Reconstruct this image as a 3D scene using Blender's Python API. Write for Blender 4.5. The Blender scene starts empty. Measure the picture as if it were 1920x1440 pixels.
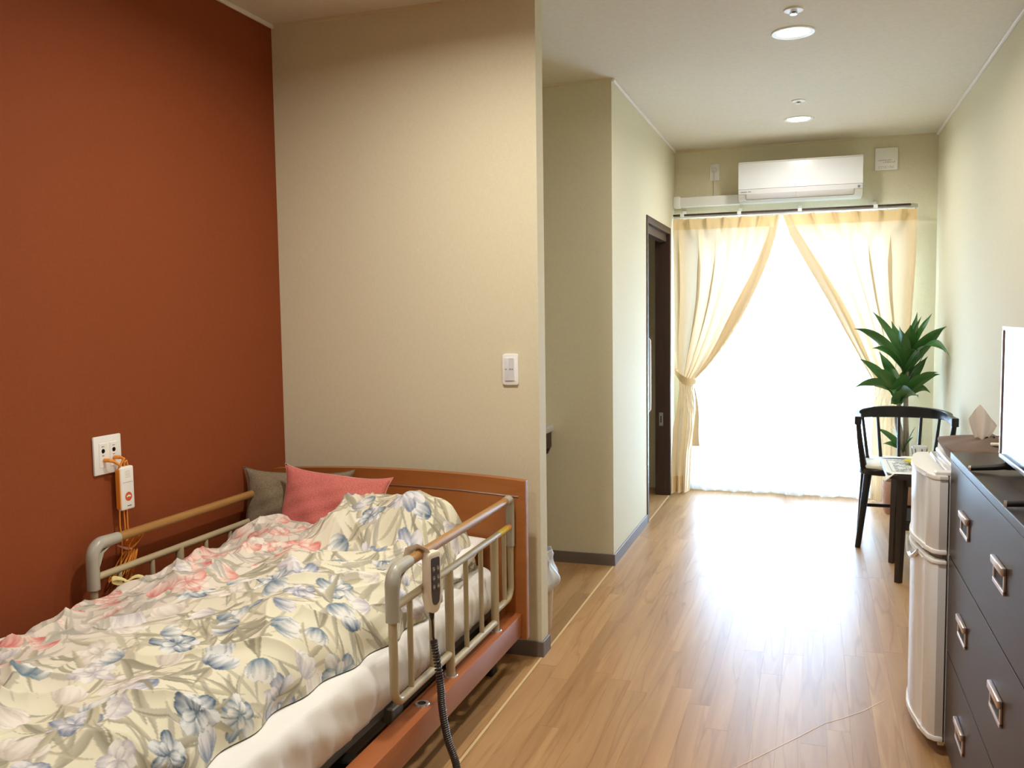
import bpy, bmesh, math, random
import numpy as np
from mathutils import Vector, Matrix

random.seed(7)
scene = bpy.context.scene
COL = scene.collection
R = math.radians

# ------------------------------------------------------------------ camera
CAM = Vector((0.0, 0.0, 1.35))
YAW, PITCH, ROLL, FPX = R(-18.679), R(-4.356), R(-0.783), 1672.5
_f = Vector((math.sin(YAW)*math.cos(PITCH), math.cos(YAW)*math.cos(PITCH), math.sin(PITCH)))
_r = Vector((math.cos(YAW), -math.sin(YAW), 0.0))
_u = _r.cross(_f)
_cr, _sr = math.cos(ROLL), math.sin(ROLL)
_r2 = _r*_cr + _u*_sr
_u2 = -_r*_sr + _u*_cr
cd = bpy.data.cameras.new('camera')
cam = bpy.data.objects.new('camera', cd)
COL.objects.link(cam)
cd.sensor_width = 36.0
cd.lens = FPX/1920.0*36.0
cd.clip_start = 0.02
mw = Matrix((( _r2.x, _u2.x, -_f.x, CAM.x), (_r2.y, _u2.y, -_f.y, CAM.y), (_r2.z, _u2.z, -_f.z, CAM.z), (0, 0, 0, 1)))
cam.matrix_world = mw
scene.camera = cam

# ------------------------------------------------------------------ room dimensions
ZC = 2.57            # ceiling
XL, XR = -1.005, 0.805   # corridor walls
XRED = -2.153        # terracotta wall
YP0, YP1 = 3.30, 3.388   # partition
YREC = 4.645         # far wall of the recess
YB = 6.87            # window wall
YF = -1.6            # wall behind the camera

# ------------------------------------------------------------------ sky, lamps, exposure
w = bpy.data.worlds.new('sky'); scene.world = w; w.use_nodes = True
bg = w.node_tree.nodes['Background']
bg.inputs[0].default_value = (0.53, 0.71, 1.0, 1); bg.inputs[1].default_value = 36.0

def area(name, loc, rot, size, power, col=(1, 1, 1), size_y=None, portal=False, spread=math.pi, shape=None):
    l = bpy.data.lights.new(name, 'AREA'); l.energy = power; l.color = col; l.size = size
    l.shape = shape or ('RECTANGLE' if size_y else 'DISK')
    if size_y: l.size_y = size_y
    l.spread = spread
    if portal: l.cycles.is_portal = True
    o = bpy.data.objects.new(name, l); COL.objects.link(o); o.location = loc; o.rotation_euler = rot
    return o
# daylight portal in the window opening (sampling aid for the sky)
area('window_daylight', (-0.17, YB+0.14, 1.02), (R(-90), 0, 0), 1.70, 1.0, size_y=2.0, portal=True)
LAMP_W, LAMP_BED = 11.0, 20.0
WARM, NEUT = (1.0, 0.96, 0.86), (1.0, 0.97, 0.91)

vs = scene.view_settings
vs.view_transform = 'Standard'; vs.look = 'None'; vs.gamma = 1.0; vs.use_curve_mapping = False
vs.exposure = 0.0
scene.cycles.max_bounces = 8
scene.cycles.diffuse_bounces = 5
scene.cycles.transparent_max_bounces = 16
scene.cycles.sample_clamp_indirect = 6.0
scene.cycles.use_denoising = True

# ------------------------------------------------------------------ colour + materials
def lin(r, g, b):
    f = lambda c: (c/255/12.92) if c/255 <= 0.04045 else ((c/255+0.055)/1.055)**2.4
    return (f(r), f(g), f(b), 1)
def mat(name, col, rough=0.5, metal=0.0, bump=None, var=None, spec=0.5, coat=0.0, emit=None, emit_s=0.0, sheen=0.0, trans=0.0):
    """plain procedural material; var=(scale,(sx,sy,sz),amount) mottles the colour, bump=(scale,(sx,sy,sz),strength)"""
    m = bpy.data.materials.new(name); m.use_nodes = True
    nt = m.node_tree; b = nt.nodes['Principled BSDF']
    b.inputs['Base Color'].default_value = col
    b.inputs['Roughness'].default_value = rough; b.inputs['Metallic'].default_value = metal
    b.inputs['Specular IOR Level'].default_value = spec
    b.inputs['Coat Weight'].default_value = coat; b.inputs['Coat Roughness'].default_value = 0.1
    if sheen: b.inputs['Sheen Weight'].default_value = sheen
    if emit: b.inputs['Emission Color'].default_value = emit; b.inputs['Emission Strength'].default_value = emit_s
    tc = None
    def coords(sc):
        nonlocal tc
        if tc is None: tc = nt.nodes.new('ShaderNodeTexCoord')
        mp = nt.nodes.new('ShaderNodeMapping'); mp.inputs['Scale'].default_value = sc
        nt.links.new(tc.outputs['Object'], mp.inputs['Vector']); return mp
    if var:
        n = nt.nodes.new('ShaderNodeTexNoise'); n.inputs['Scale'].default_value = var[0]; n.inputs['Detail'].default_value = 4
        nt.links.new(coords(var[1]).outputs[0], n.inputs['Vector'])
        mx = nt.nodes.new('ShaderNodeMix'); mx.data_type = 'RGBA'
        a = var[2]
        mx.inputs[6].default_value = tuple(c*(1-a) for c in col[:3])+(1,)
        mx.inputs[7].default_value = tuple(min(1, c*(1+a)) for c in col[:3])+(1,)
        nt.links.new(n.outputs['Fac'], mx.inputs[0]); nt.links.new(mx.outputs[2], b.inputs['Base Color'])
    if bump:
        n = nt.nodes.new('ShaderNodeTexNoise'); n.inputs['Scale'].default_value = bump[0]; n.inputs['Detail'].default_value = 3
        nt.links.new(coords(bump[1]).outputs[0], n.inputs['Vector'])
        bp = nt.nodes.new('ShaderNodeBump'); bp.inputs['Strength'].default_value = bump[2]; bp.inputs['Distance'].default_value = 0.002
        nt.links.new(n.outputs['Fac'], bp.inputs['Height']); nt.links.new(bp.outputs[0], b.inputs['Normal'])
    return m

def wood(name, c1, c2, axis=1, scale=9.0, stretch=14.0, rough=0.4, plank=False, spec=0.5, coat=0.0, contrast=1.0):
    """grain along axis; with plank=True each object gets its own tone and grain offset"""
    m = bpy.data.materials.new(name); m.use_nodes = True
    nt = m.node_tree; b = nt.nodes['Principled BSDF']; L = nt.links.new
    b.inputs['Roughness'].default_value = rough; b.inputs['Specular IOR Level'].default_value = spec
    b.inputs['Coat Weight'].default_value = coat; b.inputs['Coat Roughness'].default_value = 0.15
    geo = nt.nodes.new('ShaderNodeNewGeometry'); oi = nt.nodes.new('ShaderNodeObjectInfo')
    sc = [stretch]*3; sc[axis] = 1.0
    add = nt.nodes.new('ShaderNodeVectorMath'); add.operation = 'MULTIPLY_ADD'
    cmb = nt.nodes.new('ShaderNodeCombineXYZ')
    for i in range(3): L(oi.outputs['Random'], cmb.inputs[i])
    L(cmb.outputs[0], add.inputs[0]); add.inputs[1].default_value = (37, 53, 91); L(geo.outputs['Position'], add.inputs[2])
    mp = nt.nodes.new('ShaderNodeMapping'); mp.inputs['Scale'].default_value = sc
    L((add.outputs[0] if plank else geo.outputs['Position']), mp.inputs['Vector'])
    n = nt.nodes.new('ShaderNodeTexNoise'); n.inputs['Scale'].default_value = scale*0.14; n.inputs['Detail'].default_value = 6; n.inputs['Roughness'].default_value = 0.62; n.inputs['Distortion'].default_value = 0.6
    L(mp.outputs[0], n.inputs['Vector'])
    # cathedral rings: banded stretched noise
    n2 = nt.nodes.new('ShaderNodeTexNoise'); n2.inputs['Scale'].default_value = scale*0.10; n2.inputs['Detail'].default_value = 2
    L(mp.outputs[0], n2.inputs['Vector'])
    mul = nt.nodes.new('ShaderNodeMath'); mul.operation = 'MULTIPLY'; mul.inputs[1].default_value = 42.0; L(n2.outputs['Fac'], mul.inputs[0])
    sn = nt.nodes.new('ShaderNodeMath'); sn.operation = 'SINE'; L(mul.outputs[0], sn.inputs[0])
    pw = nt.nodes.new('ShaderNodeMapRange'); pw.inputs[1].default_value = 0.82; pw.inputs[2].default_value = 1.0; pw.inputs[3].default_value = 0.0; pw.inputs[4].default_value = 0.30*contrast
    L(sn.outputs[0], pw.inputs[0])
    rp = nt.nodes.new('ShaderNodeValToRGB'); rp.color_ramp.elements[0].position = 0.30; rp.color_ramp.elements[1].position = 0.70
    rp.color_ramp.elements[0].color = c2; rp.color_ramp.elements[1].color = c1
    L(n.outputs['Fac'], rp.inputs[0])
    dk = nt.nodes.new('ShaderNodeMix'); dk.data_type = 'RGBA'; dk.blend_type = 'MULTIPLY'
    L(pw.outputs[0], dk.inputs[0]); L(rp.outputs[0], dk.inputs[6]); dk.inputs[7].default_value = (0.45, 0.30, 0.18, 1)
    out = dk.outputs[2]
    if plank:
        hs = nt.nodes.new('ShaderNodeHueSaturation')
        mr = nt.nodes.new('ShaderNodeMapRange'); mr.inputs[3].default_value = 0.91; mr.inputs[4].default_value = 1.06
        L(oi.outputs['Random'], mr.inputs[0]); L(mr.outputs[0], hs.inputs['Value']); L(out, hs.inputs['Color']); out = hs.outputs[0]
    L(out, b.inputs['Base Color'])
    return m

def fabric_mat(name, base_attr=None, col=None, rough=0.85, weave=900.0, bump=0.15, var=0.0, translucent=0.0, transp=0.0, weave_col=0.0, tcol=None):
    """cloth; colour from a mesh colour attribute or a plain colour with woven speckle"""
    m = bpy.data.materials.new(name); m.use_nodes = True
    nt = m.node_tree; b = nt.nodes['Principled BSDF']; L = nt.links.new; out = nt.nodes['Material Output']
    b.inputs['Roughness'].default_value = rough; b.inputs['Sheen Weight'].default_value = 0.15; b.inputs['Specular IOR Level'].default_value = 0.2
    tc = nt.nodes.new('ShaderNodeTexCoord')
    n = nt.nodes.new('ShaderNodeTexNoise'); n.inputs['Scale'].default_value = weave; n.inputs['Detail'].default_value = 2
    L(tc.outputs['Object'], n.inputs['Vector'])
    if base_attr:
        a = nt.nodes.new('ShaderNodeVertexColor'); a.layer_name = base_attr; csock = a.outputs['Color']
    else:
        rg = nt.nodes.new('ShaderNodeRGB'); rg.outputs[0].default_value = col; csock = rg.outputs[0]
    if weave_col:
        mr = nt.nodes.new('ShaderNodeMapRange'); mr.inputs[1].default_value = 0.3; mr.inputs[2].default_value = 0.7; mr.inputs[3].default_value = 1-weave_col; mr.inputs[4].default_value = 1+weave_col
        L(n.outputs['Fac'], mr.inputs[0])
        hs = nt.nodes.new('ShaderNodeHueSaturation'); L(mr.outputs[0], hs.inputs['Value']); L(csock, hs.inputs['Color']); csock = hs.outputs[0]
    L(csock, b.inputs['Base Color'])
    bp = nt.nodes.new('ShaderNodeBump'); bp.inputs['Strength'].default_value = bump; bp.inputs['Distance'].default_value = 0.001
    L(n.outputs['Fac'], bp.inputs['Height']); L(bp.outputs[0], b.inputs['Normal'])
    sh = b.outputs[0]
    if translucent:
        t = nt.nodes.new('ShaderNodeBsdfTranslucent')
        if tcol: t.inputs['Color'].default_value = tcol
        else: L(csock, t.inputs['Color'])
        mx = nt.nodes.new('ShaderNodeMixShader'); mx.inputs[0].default_value = translucent; L(sh, mx.inputs[1]); L(t.outputs[0], mx.inputs[2]); sh = mx.outputs[0]
    if transp:
        t = nt.nodes.new('ShaderNodeBsdfTransparent')
        mx = nt.nodes.new('ShaderNodeMixShader'); mx.inputs[0].default_value = transp; L(sh, mx.inputs[1]); L(t.outputs[0], mx.inputs[2]); sh = mx.outputs[0]
    L(sh, out.inputs['Surface'])
    return m

def wallpaper(name, col, bump=0.25, amt=0.05):
    m = bpy.data.materials.new(name); m.use_nodes = True
    nt = m.node_tree; b = nt.nodes['Principled BSDF']; L = nt.links.new
    b.inputs['Roughness'].default_value = 0.75; b.inputs['Specular IOR Level'].default_value = 0.25
    g = nt.nodes.new('ShaderNodeNewGeometry')
    def stretched(sc):
        mp = nt.nodes.new('ShaderNodeMapping'); mp.inputs['Scale'].default_value = sc
        n = nt.nodes.new('ShaderNodeTexNoise'); n.inputs['Scale'].default_value = 1.0; n.inputs['Detail'].default_value = 3
        L(g.outputs['Position'], mp.inputs['Vector']); L(mp.outputs[0], n.inputs['Vector']); return n.outputs['Fac']
    a, c = stretched((420, 420, 40)), stretched((50, 50, 420))
    ad = nt.nodes.new('ShaderNodeMath'); ad.operation = 'ADD'; L(a, ad.inputs[0]); L(c, ad.inputs[1])
    mr = nt.nodes.new('ShaderNodeMapRange'); mr.inputs[1].default_value = 0.7; mr.inputs[2].default_value = 1.3; mr.inputs[3].default_value = 1-amt; mr.inputs[4].default_value = 1+amt
    L(ad.outputs[0], mr.inputs[0])
    hs = nt.nodes.new('ShaderNodeHueSaturation'); hs.inputs['Color'].default_value = col; L(mr.outputs[0], hs.inputs['Value']); L(hs.outputs[0], b.inputs['Base Color'])
    bp = nt.nodes.new('ShaderNodeBump'); bp.inputs['Strength'].default_value = bump; bp.inputs['Distance'].default_value = 0.0008
    L(ad.outputs[0], bp.inputs['Height']); L(bp.outputs[0], b.inputs['Normal'])
    return m

M = {}
M['cream'] = wallpaper('cream_wallpaper', lin(220, 212, 184))
M['red'] = wallpaper('terracotta_wallpaper', lin(140, 70, 36), 0.3, 0.06)
M['ceil'] = wallpaper('ceiling_paper', lin(222, 214, 196))
M['trim'] = mat('white_trim', lin(238, 234, 228), 0.5)
M['base'] = mat('baseboard_vinyl', lin(112, 102, 96), 0.5, var=(3, (1, 1, 1), 0.05))
M['plank'] = wood('floor_wood', lin(187, 147, 101), lin(160, 119, 77), axis=1, scale=6, stretch=15, rough=0.36, plank=True, spec=0.26, contrast=0.8)
M['floorbase'] = wood('floor_underlay', lin(184, 144, 98), lin(160, 119, 77), axis=1, rough=0.4)
M['crease'] = mat('floor_crease', lin(206, 170, 126), 0.35, var=(9, (1, 1, 1), 0.05))
M['seam'] = mat('floor_seam', lin(222, 190, 140), 0.4)
M['bedwood'] = wood('bed_wood', lin(166, 102, 48), lin(152, 90, 40), axis=0, scale=8, stretch=10, rough=0.38, contrast=0.3)
M['bedwood_y'] = wood('bed_wood_rail', lin(168, 98, 54), lin(154, 86, 46), axis=1, scale=8, stretch=10, rough=0.35, contrast=0.3)
M['darkwood'] = wood('door_wood', lin(74, 52, 42), lin(52, 36, 30), axis=2, scale=14, stretch=12, rough=0.45, contrast=0.5)
M['chest'] = wood('dresser_wood', lin(48, 33, 31), lin(40, 27, 25), axis=1, scale=30, stretch=10, rough=0.36, contrast=0.25, spec=0.22)
M['chair'] = wood('chair_wood', lin(26, 22, 22), lin(18, 15, 15), axis=2, rough=0.35, contrast=0.2)
M['tablewood'] = wood('table_wood', lin(50, 38, 34), lin(38, 28, 25), axis=2, rough=0.35, contrast=0.2)
M['rail'] = mat('beige_enamel', lin(184, 170, 138), 0.28, var=(4, (1, 1, 1), 0.03))
M['greyplastic'] = mat('grey_plastic', lin(176, 172, 160), 0.3, var=(4, (1, 1, 1), 0.03))
M['handrail'] = wood('handrail_wood', lin(176, 132, 76), lin(158, 114, 62), axis=1, rough=0.3, contrast=0.4)
M['white'] = mat('white_plastic', lin(243, 243, 241), 0.35, var=(3, (1, 1, 1), 0.01))
M['whitegloss'] = mat('white_enamel', lin(228, 230, 234), 0.25, var=(2, (1, 1, 1), 0.01), coat=0.6)
M['offwhite'] = mat('offwhite_plastic', lin(234, 222, 204), 0.35, var=(3, (1, 1, 1), 0.02))
M['black'] = mat('black_plastic', lin(26, 24, 24), 0.4, var=(5, (1, 1, 1), 0.1))
M['cordblack'] = mat('dark_cord', lin(52, 44, 42), 0.35, var=(5, (1, 1, 1), 0.1))
M['grey'] = mat('grey_metal', lin(120, 116, 108), 0.5, var=(4, (1, 1, 1), 0.05))
M['darkgrey'] = mat('dark_metal', lin(40, 38, 36), 0.6, var=(4, (1, 1, 1), 0.05))
M['panel'] = mat('remote_panel', lin(74, 70, 76), 0.35, var=(8, (1, 1, 1), 0.05))
M['chrome'] = mat('chrome', lin(225, 225, 228), 0.12, metal=1.0, var=(2, (1, 1, 1), 0.01))
M['silver'] = mat('silver', lin(214, 214, 218), 0.25, metal=0.9, var=(2, (1, 1, 1), 0.01))
M['bronze'] = mat('handle_metal', lin(222, 208, 204), 0.3, metal=0.8, var=(9, (1, 1, 1), 0.04))
M['orange'] = mat('orange_cord', lin(236, 152, 56), 0.45, var=(6, (1, 1, 1), 0.06))
M['orangeprint'] = mat('orange_print', lin(214, 92, 44), 0.5, var=(9, (1, 1, 1), 0.03))
M['ink'] = mat('grey_ink', lin(110, 108, 106), 0.6, var=(9, (1, 1, 1), 0.05))
M['mid'] = mat('blue_grey_ink', lin(158, 164, 168), 0.6, var=(9, (1, 1, 1), 0.05))
M['paleink'] = mat('pale_ink', lin(196, 190, 180), 0.6, var=(9, (1, 1, 1), 0.05))
M['yellow'] = mat('yellow_sticker', lin(228, 196, 66), 0.5, var=(9, (1, 1, 1), 0.05))
M['ribbon'] = mat('yellow_ribbon', lin(232, 216, 150), 0.7, var=(9, (1, 1, 1), 0.05))
M['sheet'] = fabric_mat('white_sheet', col=lin(240, 238, 234), weave=700, bump=0.1)
M['pink'] = fabric_mat('pink_cotton', col=lin(206, 116, 108), weave=260, bump=0.35, weave_col=0.22)
M['greycloth'] = fabric_mat('grey_tweed', col=lin(132, 118, 96), weave=260, bump=0.35, weave_col=0.28)
M['browncloth'] = fabric_mat('brown_cloth', col=lin(112, 92, 80), weave=300, bump=0.3, weave_col=0.12)
M['tissue'] = fabric_mat('tissue_paper', col=lin(232, 218, 202), weave=400, bump=0.1, translucent=0.35)
M['drape'] = fabric_mat('peach_drape', col=lin(244, 224, 190), weave=600, bump=0.2, translucent=0.12, tcol=lin(250, 234, 202), weave_col=0.04)
M['band'] = fabric_mat('drape_band', col=lin(238, 210, 160), weave=600, bump=0.2, translucent=0.075, tcol=lin(244, 214, 160), weave_col=0.05)
M['hem'] = fabric_mat('drape_hem', col=lin(244, 220, 182), weave=600, bump=0.2, translucent=0.09, tcol=lin(248, 224, 182), weave_col=0.04)
M['lace'] = fabric_mat('lace_curtain', col=lin(250, 250, 252), weave=900, bump=0.1, translucent=0.60, transp=0.30)
M['glass'] = None
M['screen'] = mat('tv_screen', lin(10, 10, 12), 0.10, spec=0.25, var=(2, (1, 1, 1), 0.01))
M['bag'] = fabric_mat('plastic_bag', col=lin(236, 238, 242), rough=0.3, weave=60, bump=0.3, translucent=0.3)
M['basket'] = mat('woven_basket', lin(196, 172, 136), 0.8, bump=(120, (1, 1, 2.5), 1.0), var=(60, (1, 1, 2), 0.15))
M['pot'] = mat('woven_pot', lin(178, 132, 108), 0.85, bump=(140, (1, 1, 3), 1.0), var=(90, (1, 1, 2.5), 0.16))
M['soil'] = mat('soil', lin(50, 38, 30), 0.95, bump=(80, (1, 1, 1), 1.0), var=(50, (1, 1, 1), 0.3))
M['bark'] = mat('cane_bark', lin(152, 140, 122), 0.8, bump=(30, (1, 1, 6), 1.0), var=(18, (1, 1, 8), 0.22))
M['leaf'] = mat('leaf_green', lin(60, 106, 48), 0.34, var=(7, (1, 1, 1), 0.28), spec=0.5)
M['paper'] = mat('paper', lin(236, 234, 228), 0.7, var=(5, (1, 1, 1), 0.02))
M['dishyellow'] = mat('yellow_dish', lin(222, 204, 70), 0.35, var=(5, (1, 1, 1), 0.04))
M['cushioncream'] = fabric_mat('cream_pad', col=lin(236, 230, 214), weave=500, bump=0.2)
M['greywall'] = wallpaper('grey_wallpaper', lin(168, 160, 138))
M['concrete'] = mat('concrete', lin(196, 194, 190), 0.85, bump=(40, (1, 1, 1), 0.5), var=(5, (1, 1, 1), 0.06))
M['lampglow'] = mat('lamp_diffuser', lin(255, 250, 240), 0.5, emit=(1.0, 0.95, 0.86, 1), emit_s=25.0)
M['led'] = mat('led_mark', lin(120, 126, 134), 0.4, var=(9, (1, 1, 1), 0.05))
def glass_mat():
    m = bpy.data.materials.new('window_glass'); m.use_nodes = True; nt = m.node_tree; L = nt.links.new
    nt.nodes.remove(nt.nodes['Principled BSDF'])
    t = nt.nodes.new('ShaderNodeBsdfTransparent'); t.inputs[0].default_value = (0.93, 0.97, 0.96, 1)
    g = nt.nodes.new('ShaderNodeBsdfGlossy'); g.inputs['Roughness'].default_value = 0.02
    fr = nt.nodes.new('ShaderNodeFresnel'); fr.inputs[0].default_value = 1.3
    mx = nt.nodes.new('ShaderNodeMixShader'); L(fr.outputs[0], mx.inputs[0]); L(t.outputs[0], mx.inputs[1]); L(g.outputs[0], mx.inputs[2])
    L(mx.outputs[0], nt.nodes['Material Output'].inputs['Surface'])
    return m
M['glass'] = glass_mat()

# ------------------------------------------------------------------ mesh helpers
ORG = {}
def link(name, me, m, parent=None, smooth=True, sharp=35.0):
    o = bpy.data.objects.new(name, me); COL.objects.link(o)
    if m is not None: me.materials.append(m)
    if parent is not None: o.parent = parent
    if smooth:
        me.polygons.foreach_set('use_smooth', [True]*len(me.polygons))
        try: me.set_sharp_from_angle(angle=R(sharp))
        except Exception: pass
    return o
def thing(name, label, cat, loc=(0, 0, 0), group=None):
    o = bpy.data.objects.new(name, None); COL.objects.link(o); o.empty_display_size = 0.05
    o.location = loc; o['label'] = label; o['category'] = cat
    if group: o['group'] = group
    ORG[o.name] = Vector(loc)
    return o
def tag(o, label, cat, group=None):
    o['label'] = label; o['category'] = cat
    if group: o['group'] = group
    return o
def struct(o):
    o['kind'] = 'structure'; return o

class MB:
    """collects shapes given in world coordinates; build() makes one mesh object"""
    def __init__(s): s.bm = bmesh.new()
    def box(s, x0, x1, y0, y1, z0, z1, bevel=0.0, seg=2, rot=None):
        r = bmesh.ops.create_cube(s.bm, size=1.0)
        vs = r['verts']
        cx, cy, cz = (x0+x1)/2, (y0+y1)/2, (z0+z1)/2
        for v in vs:
            v.co = Vector((v.co.x*(x1-x0), v.co.y*(y1-y0), v.co.z*(z1-z0)))
        es = list({e for v in vs for e in v.link_edges})
        if bevel > 0:
            r = bmesh.ops.bevel(s.bm, geom=es, offset=bevel, segments=seg, profile=0.5, affect='EDGES')
            vs = list({v for f in r['faces'] for v in f.verts} | {v for v in vs if v.is_valid})
        for v in vs:
            p = v.co
            if rot is not None: p = rot @ p
            v.co = p + Vector((cx, cy, cz))
        return s
    def tube(s, pts, r, seg=12, closed=False, caps=True, flat=None):
        """sweep a circle along pts; r is a number or a list; flat=(sx,sy) squashes the section"""
        P = [Vector(p) for p in pts]; n = len(P)
        rs = r if isinstance(r, (list, tuple)) else [r]*n
        T = []
        for i in range(n):
            a = P[(i-1) % n] if (closed or i > 0) else P[i]
            b = P[(i+1) % n] if (closed or i < n-1) else P[i]
            t = (b-a); T.append(t.normalized() if t.length > 1e-9 else Vector((0, 0, 1)))
        up = Vector((0, 0, 1)) if abs(T[0].z) < 0.9 else Vector((1, 0, 0))
        nrm = (up - T[0]*up.dot(T[0])).normalized()
        rings = []
        for i in range(n):
            if i > 0:
                nrm = (nrm - T[i]*nrm.dot(T[i]))
                nrm = nrm.normalized() if nrm.length > 1e-9 else T[i].orthogonal().normalized()
            bi = T[i].cross(nrm)
            fx, fy = flat if flat else (1, 1)
            rings.append([s.bm.verts.new(P[i] + nrm*(math.cos(2*math.pi*k/seg)*rs[i]*fx) + bi*(math.sin(2*math.pi*k/seg)*rs[i]*fy)) for k in range(seg)])
        m = n if closed else n-1
        for i in range(m):
            A, B = rings[i], rings[(i+1) % n]
            for k in range(seg):
                s.bm.faces.new((A[k], A[(k+1) % seg], B[(k+1) % seg], B[k]))
        if caps and not closed:
            s.bm.faces.new(list(reversed(rings[0]))); s.bm.faces.new(rings[-1])
        return s
    def cyl(s, a, b, r, seg=16, r2=None):
        return s.tube([a, b], [r, r if r2 is None else r2], seg)
    def lathe(s, prof, c, seg=24, axis=2):
        """prof: (radius, height) list revolved about an axis through c"""
        rings = []
        for (r, h) in prof:
            ring = []
            for k in range(seg):
                a = 2*math.pi*k/seg
                if axis == 2: p = (c[0]+r*math.cos(a), c[1]+r*math.sin(a), c[2]+h)
                elif axis == 1: p = (c[0]+r*math.cos(a), c[1]+h, c[2]+r*math.sin(a))
                else: p = (c[0]+h, c[1]+r*math.cos(a), c[2]+r*math.sin(a))
                ring.append(s.bm.verts.new(p))
            rings.append(ring)
        for A, B in zip(rings, rings[1:]):
            for k in range(seg): s.bm.faces.new((A[k], A[(k+1) % seg], B[(k+1) % seg], B[k]))
        if prof[0][0] > 1e-6: s.bm.faces.new(rings[0])
        if prof[-1][0] > 1e-6: s.bm.faces.new(rings[-1])
        return s
    def prism(s, poly, lo, hi, axis=2, bevel=0.0):
        """poly: 2-D outline extruded along an axis from lo to hi (axis 0: (y,z), 1: (x,z), 2: (x,y))"""
        def p3(q, h):
            return (h, q[0], q[1]) if axis == 0 else ((q[0], h, q[1]) if axis == 1 else (q[0], q[1], h))
        A = [s.bm.verts.new(p3(q, lo)) for q in poly]; B = [s.bm.verts.new(p3(q, hi)) for q in poly]
        fa = s.bm.faces.new(A); fb = s.bm.faces.new(B); n = len(poly)
        fs = [s.bm.faces.new((A[i], A[(i+1) % n], B[(i+1) % n], B[i])) for i in range(n)]
        if bevel:
            es = list(set(fa.edges) | set(fb.edges))
            bmesh.ops.bevel(s.bm, geom=es, offset=bevel, segments=2, profile=0.5, affect='EDGES')
        return s
    def grid(s, fn, nu, nv, closed_u=False):
        V = [[s.bm.verts.new(fn(i/(nu if closed_u else nu-1), j/(nv-1))) for i in range(nu)] for j in range(nv)]
        for j in range(nv-1):
            for i in range(nu if closed_u else nu-1):
                s.bm.faces.new((V[j][i], V[j][(i+1) % nu], V[j+1][(i+1) % nu], V[j+1][i]))
        return s
    def build(s, name, m, parent=None, smooth=True, sharp=35.0, origin=None, thick=0.0):
        bmesh.ops.recalc_face_normals(s.bm, faces=s.bm.faces)
        if thick:
            bmesh.ops.solidify(s.bm, geom=s.bm.faces[:], thickness=thick)
            bmesh.ops.recalc_face_normals(s.bm, faces=s.bm.faces)
        org = Vector(origin) if origin is not None else (ORG.get(parent.name, Vector()) if parent is not None else Vector())
        bmesh.ops.translate(s.bm, vec=-org, verts=s.bm.verts)
        me = bpy.data.meshes.new(name); s.bm.to_mesh(me); s.bm.free()
        o = link(name, me, m, parent, smooth, sharp)
        if parent is None: o.location = org
        ORG[o.name] = org
        return o
def copy_tree(o, parent=None, dloc=(0, 0, 0), label=None):
    c = o.copy(); COL.objects.link(c); c.parent = parent
    if parent is None:
        c.location = o.location + Vector(dloc)
        if label: c['label'] = label
    for ch in list(o.children): copy_tree(ch, c)
    return c
def arc(cx, cy, r, a0, a1, n):
    return [(cx+r*math.cos(R(a0+(a1-a0)*i/(n-1))), cy+r*math.sin(R(a0+(a1-a0)*i/(n-1)))) for i in range(n)]
def rrect(x0, x1, y0, y1, r, n=5):
    return arc(x1-r, y1-r, r, 0, 90, n)+arc(x0+r, y1-r, r, 90, 180, n)+arc(x0+r, y0+r, r, 180, 270, n)+arc(x1-r, y0+r, r, 270, 360, n)
def lerp(a, b, t): return a+(b-a)*t
def pw(xs, ys, t):
    return float(np.interp(t, xs, ys))

# ================================================================== THE ROOM
T = 0.12
def wallbox(name, m, *boxes):
    b = MB()
    for bx in boxes: b.box(*bx)
    return struct(b.build(name, m, smooth=False))
fl = wallbox('floor', M['floorbase'], (XRED-T, XR+T, YF-T, YB+T+0.02, -0.12, -0.004))
wallbox('ceiling', M['ceil'], (XRED-T, XR+T, YF-T, YB+T, ZC, ZC+0.1))
wallbox('wall_left', M['red'], (XRED-T, XRED, YF, YP0+0.04, -0.004, ZC))
wallbox('wall_partition', M['cream'], (XRED, XL, YP0, YP1, -0.004, ZC))
wallbox('wall_recess_side', M['cream'], (XRED-T, XRED, YP1, YREC+T, -0.004, ZC))
TW = 0.095
DY0, DY1, DZ = 5.70, 6.60, 1.93       # door opening
wallbox('wall_recess', M['cream'], (XRED, XL, YREC, YREC+0.10, -0.004, ZC))
wallbox('wall_corridor', M['cream'], (XL-TW, XL, YREC+0.10, DY0-0.02, -0.004, ZC), (XL-TW, XL, DY1+0.02, YB, -0.004, ZC), (XL-TW, XL, DY0-0.02, DY1+0.02, DZ+0.02, ZC))
wallbox('wall_right', M['cream'], (XR, XR+T, YF, YB, -0.004, ZC))
wallbox('wall_behind', M['cream'], (XRED-T, XR+T, YF-T, YF, -0.004, ZC))
# washroom behind the open sliding door
wallbox('wall_washroom', M['greywall'], (-2.15, -2.05, YREC+0.10, YB, -0.004, ZC))
# window wall with its opening
WX0, WX1, WZ0, WZ1 = -0.93, 0.60, 0.035, 1.99
wallbox('wall_window', M['cream'], (XRED-T, WX0, YB, YB+T, -0.004, ZC), (WX1, XR+T, YB, YB+T, -0.004, ZC), (WX0, WX1, YB, YB+T, WZ1, ZC), (WX0, WX1, YB, YB+T, -0.004, WZ0))
wallbox('balcony_slab', M['concrete'], (-2.4, 1.6, YB+T, YB+1.6, -0.25, -0.05))

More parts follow.
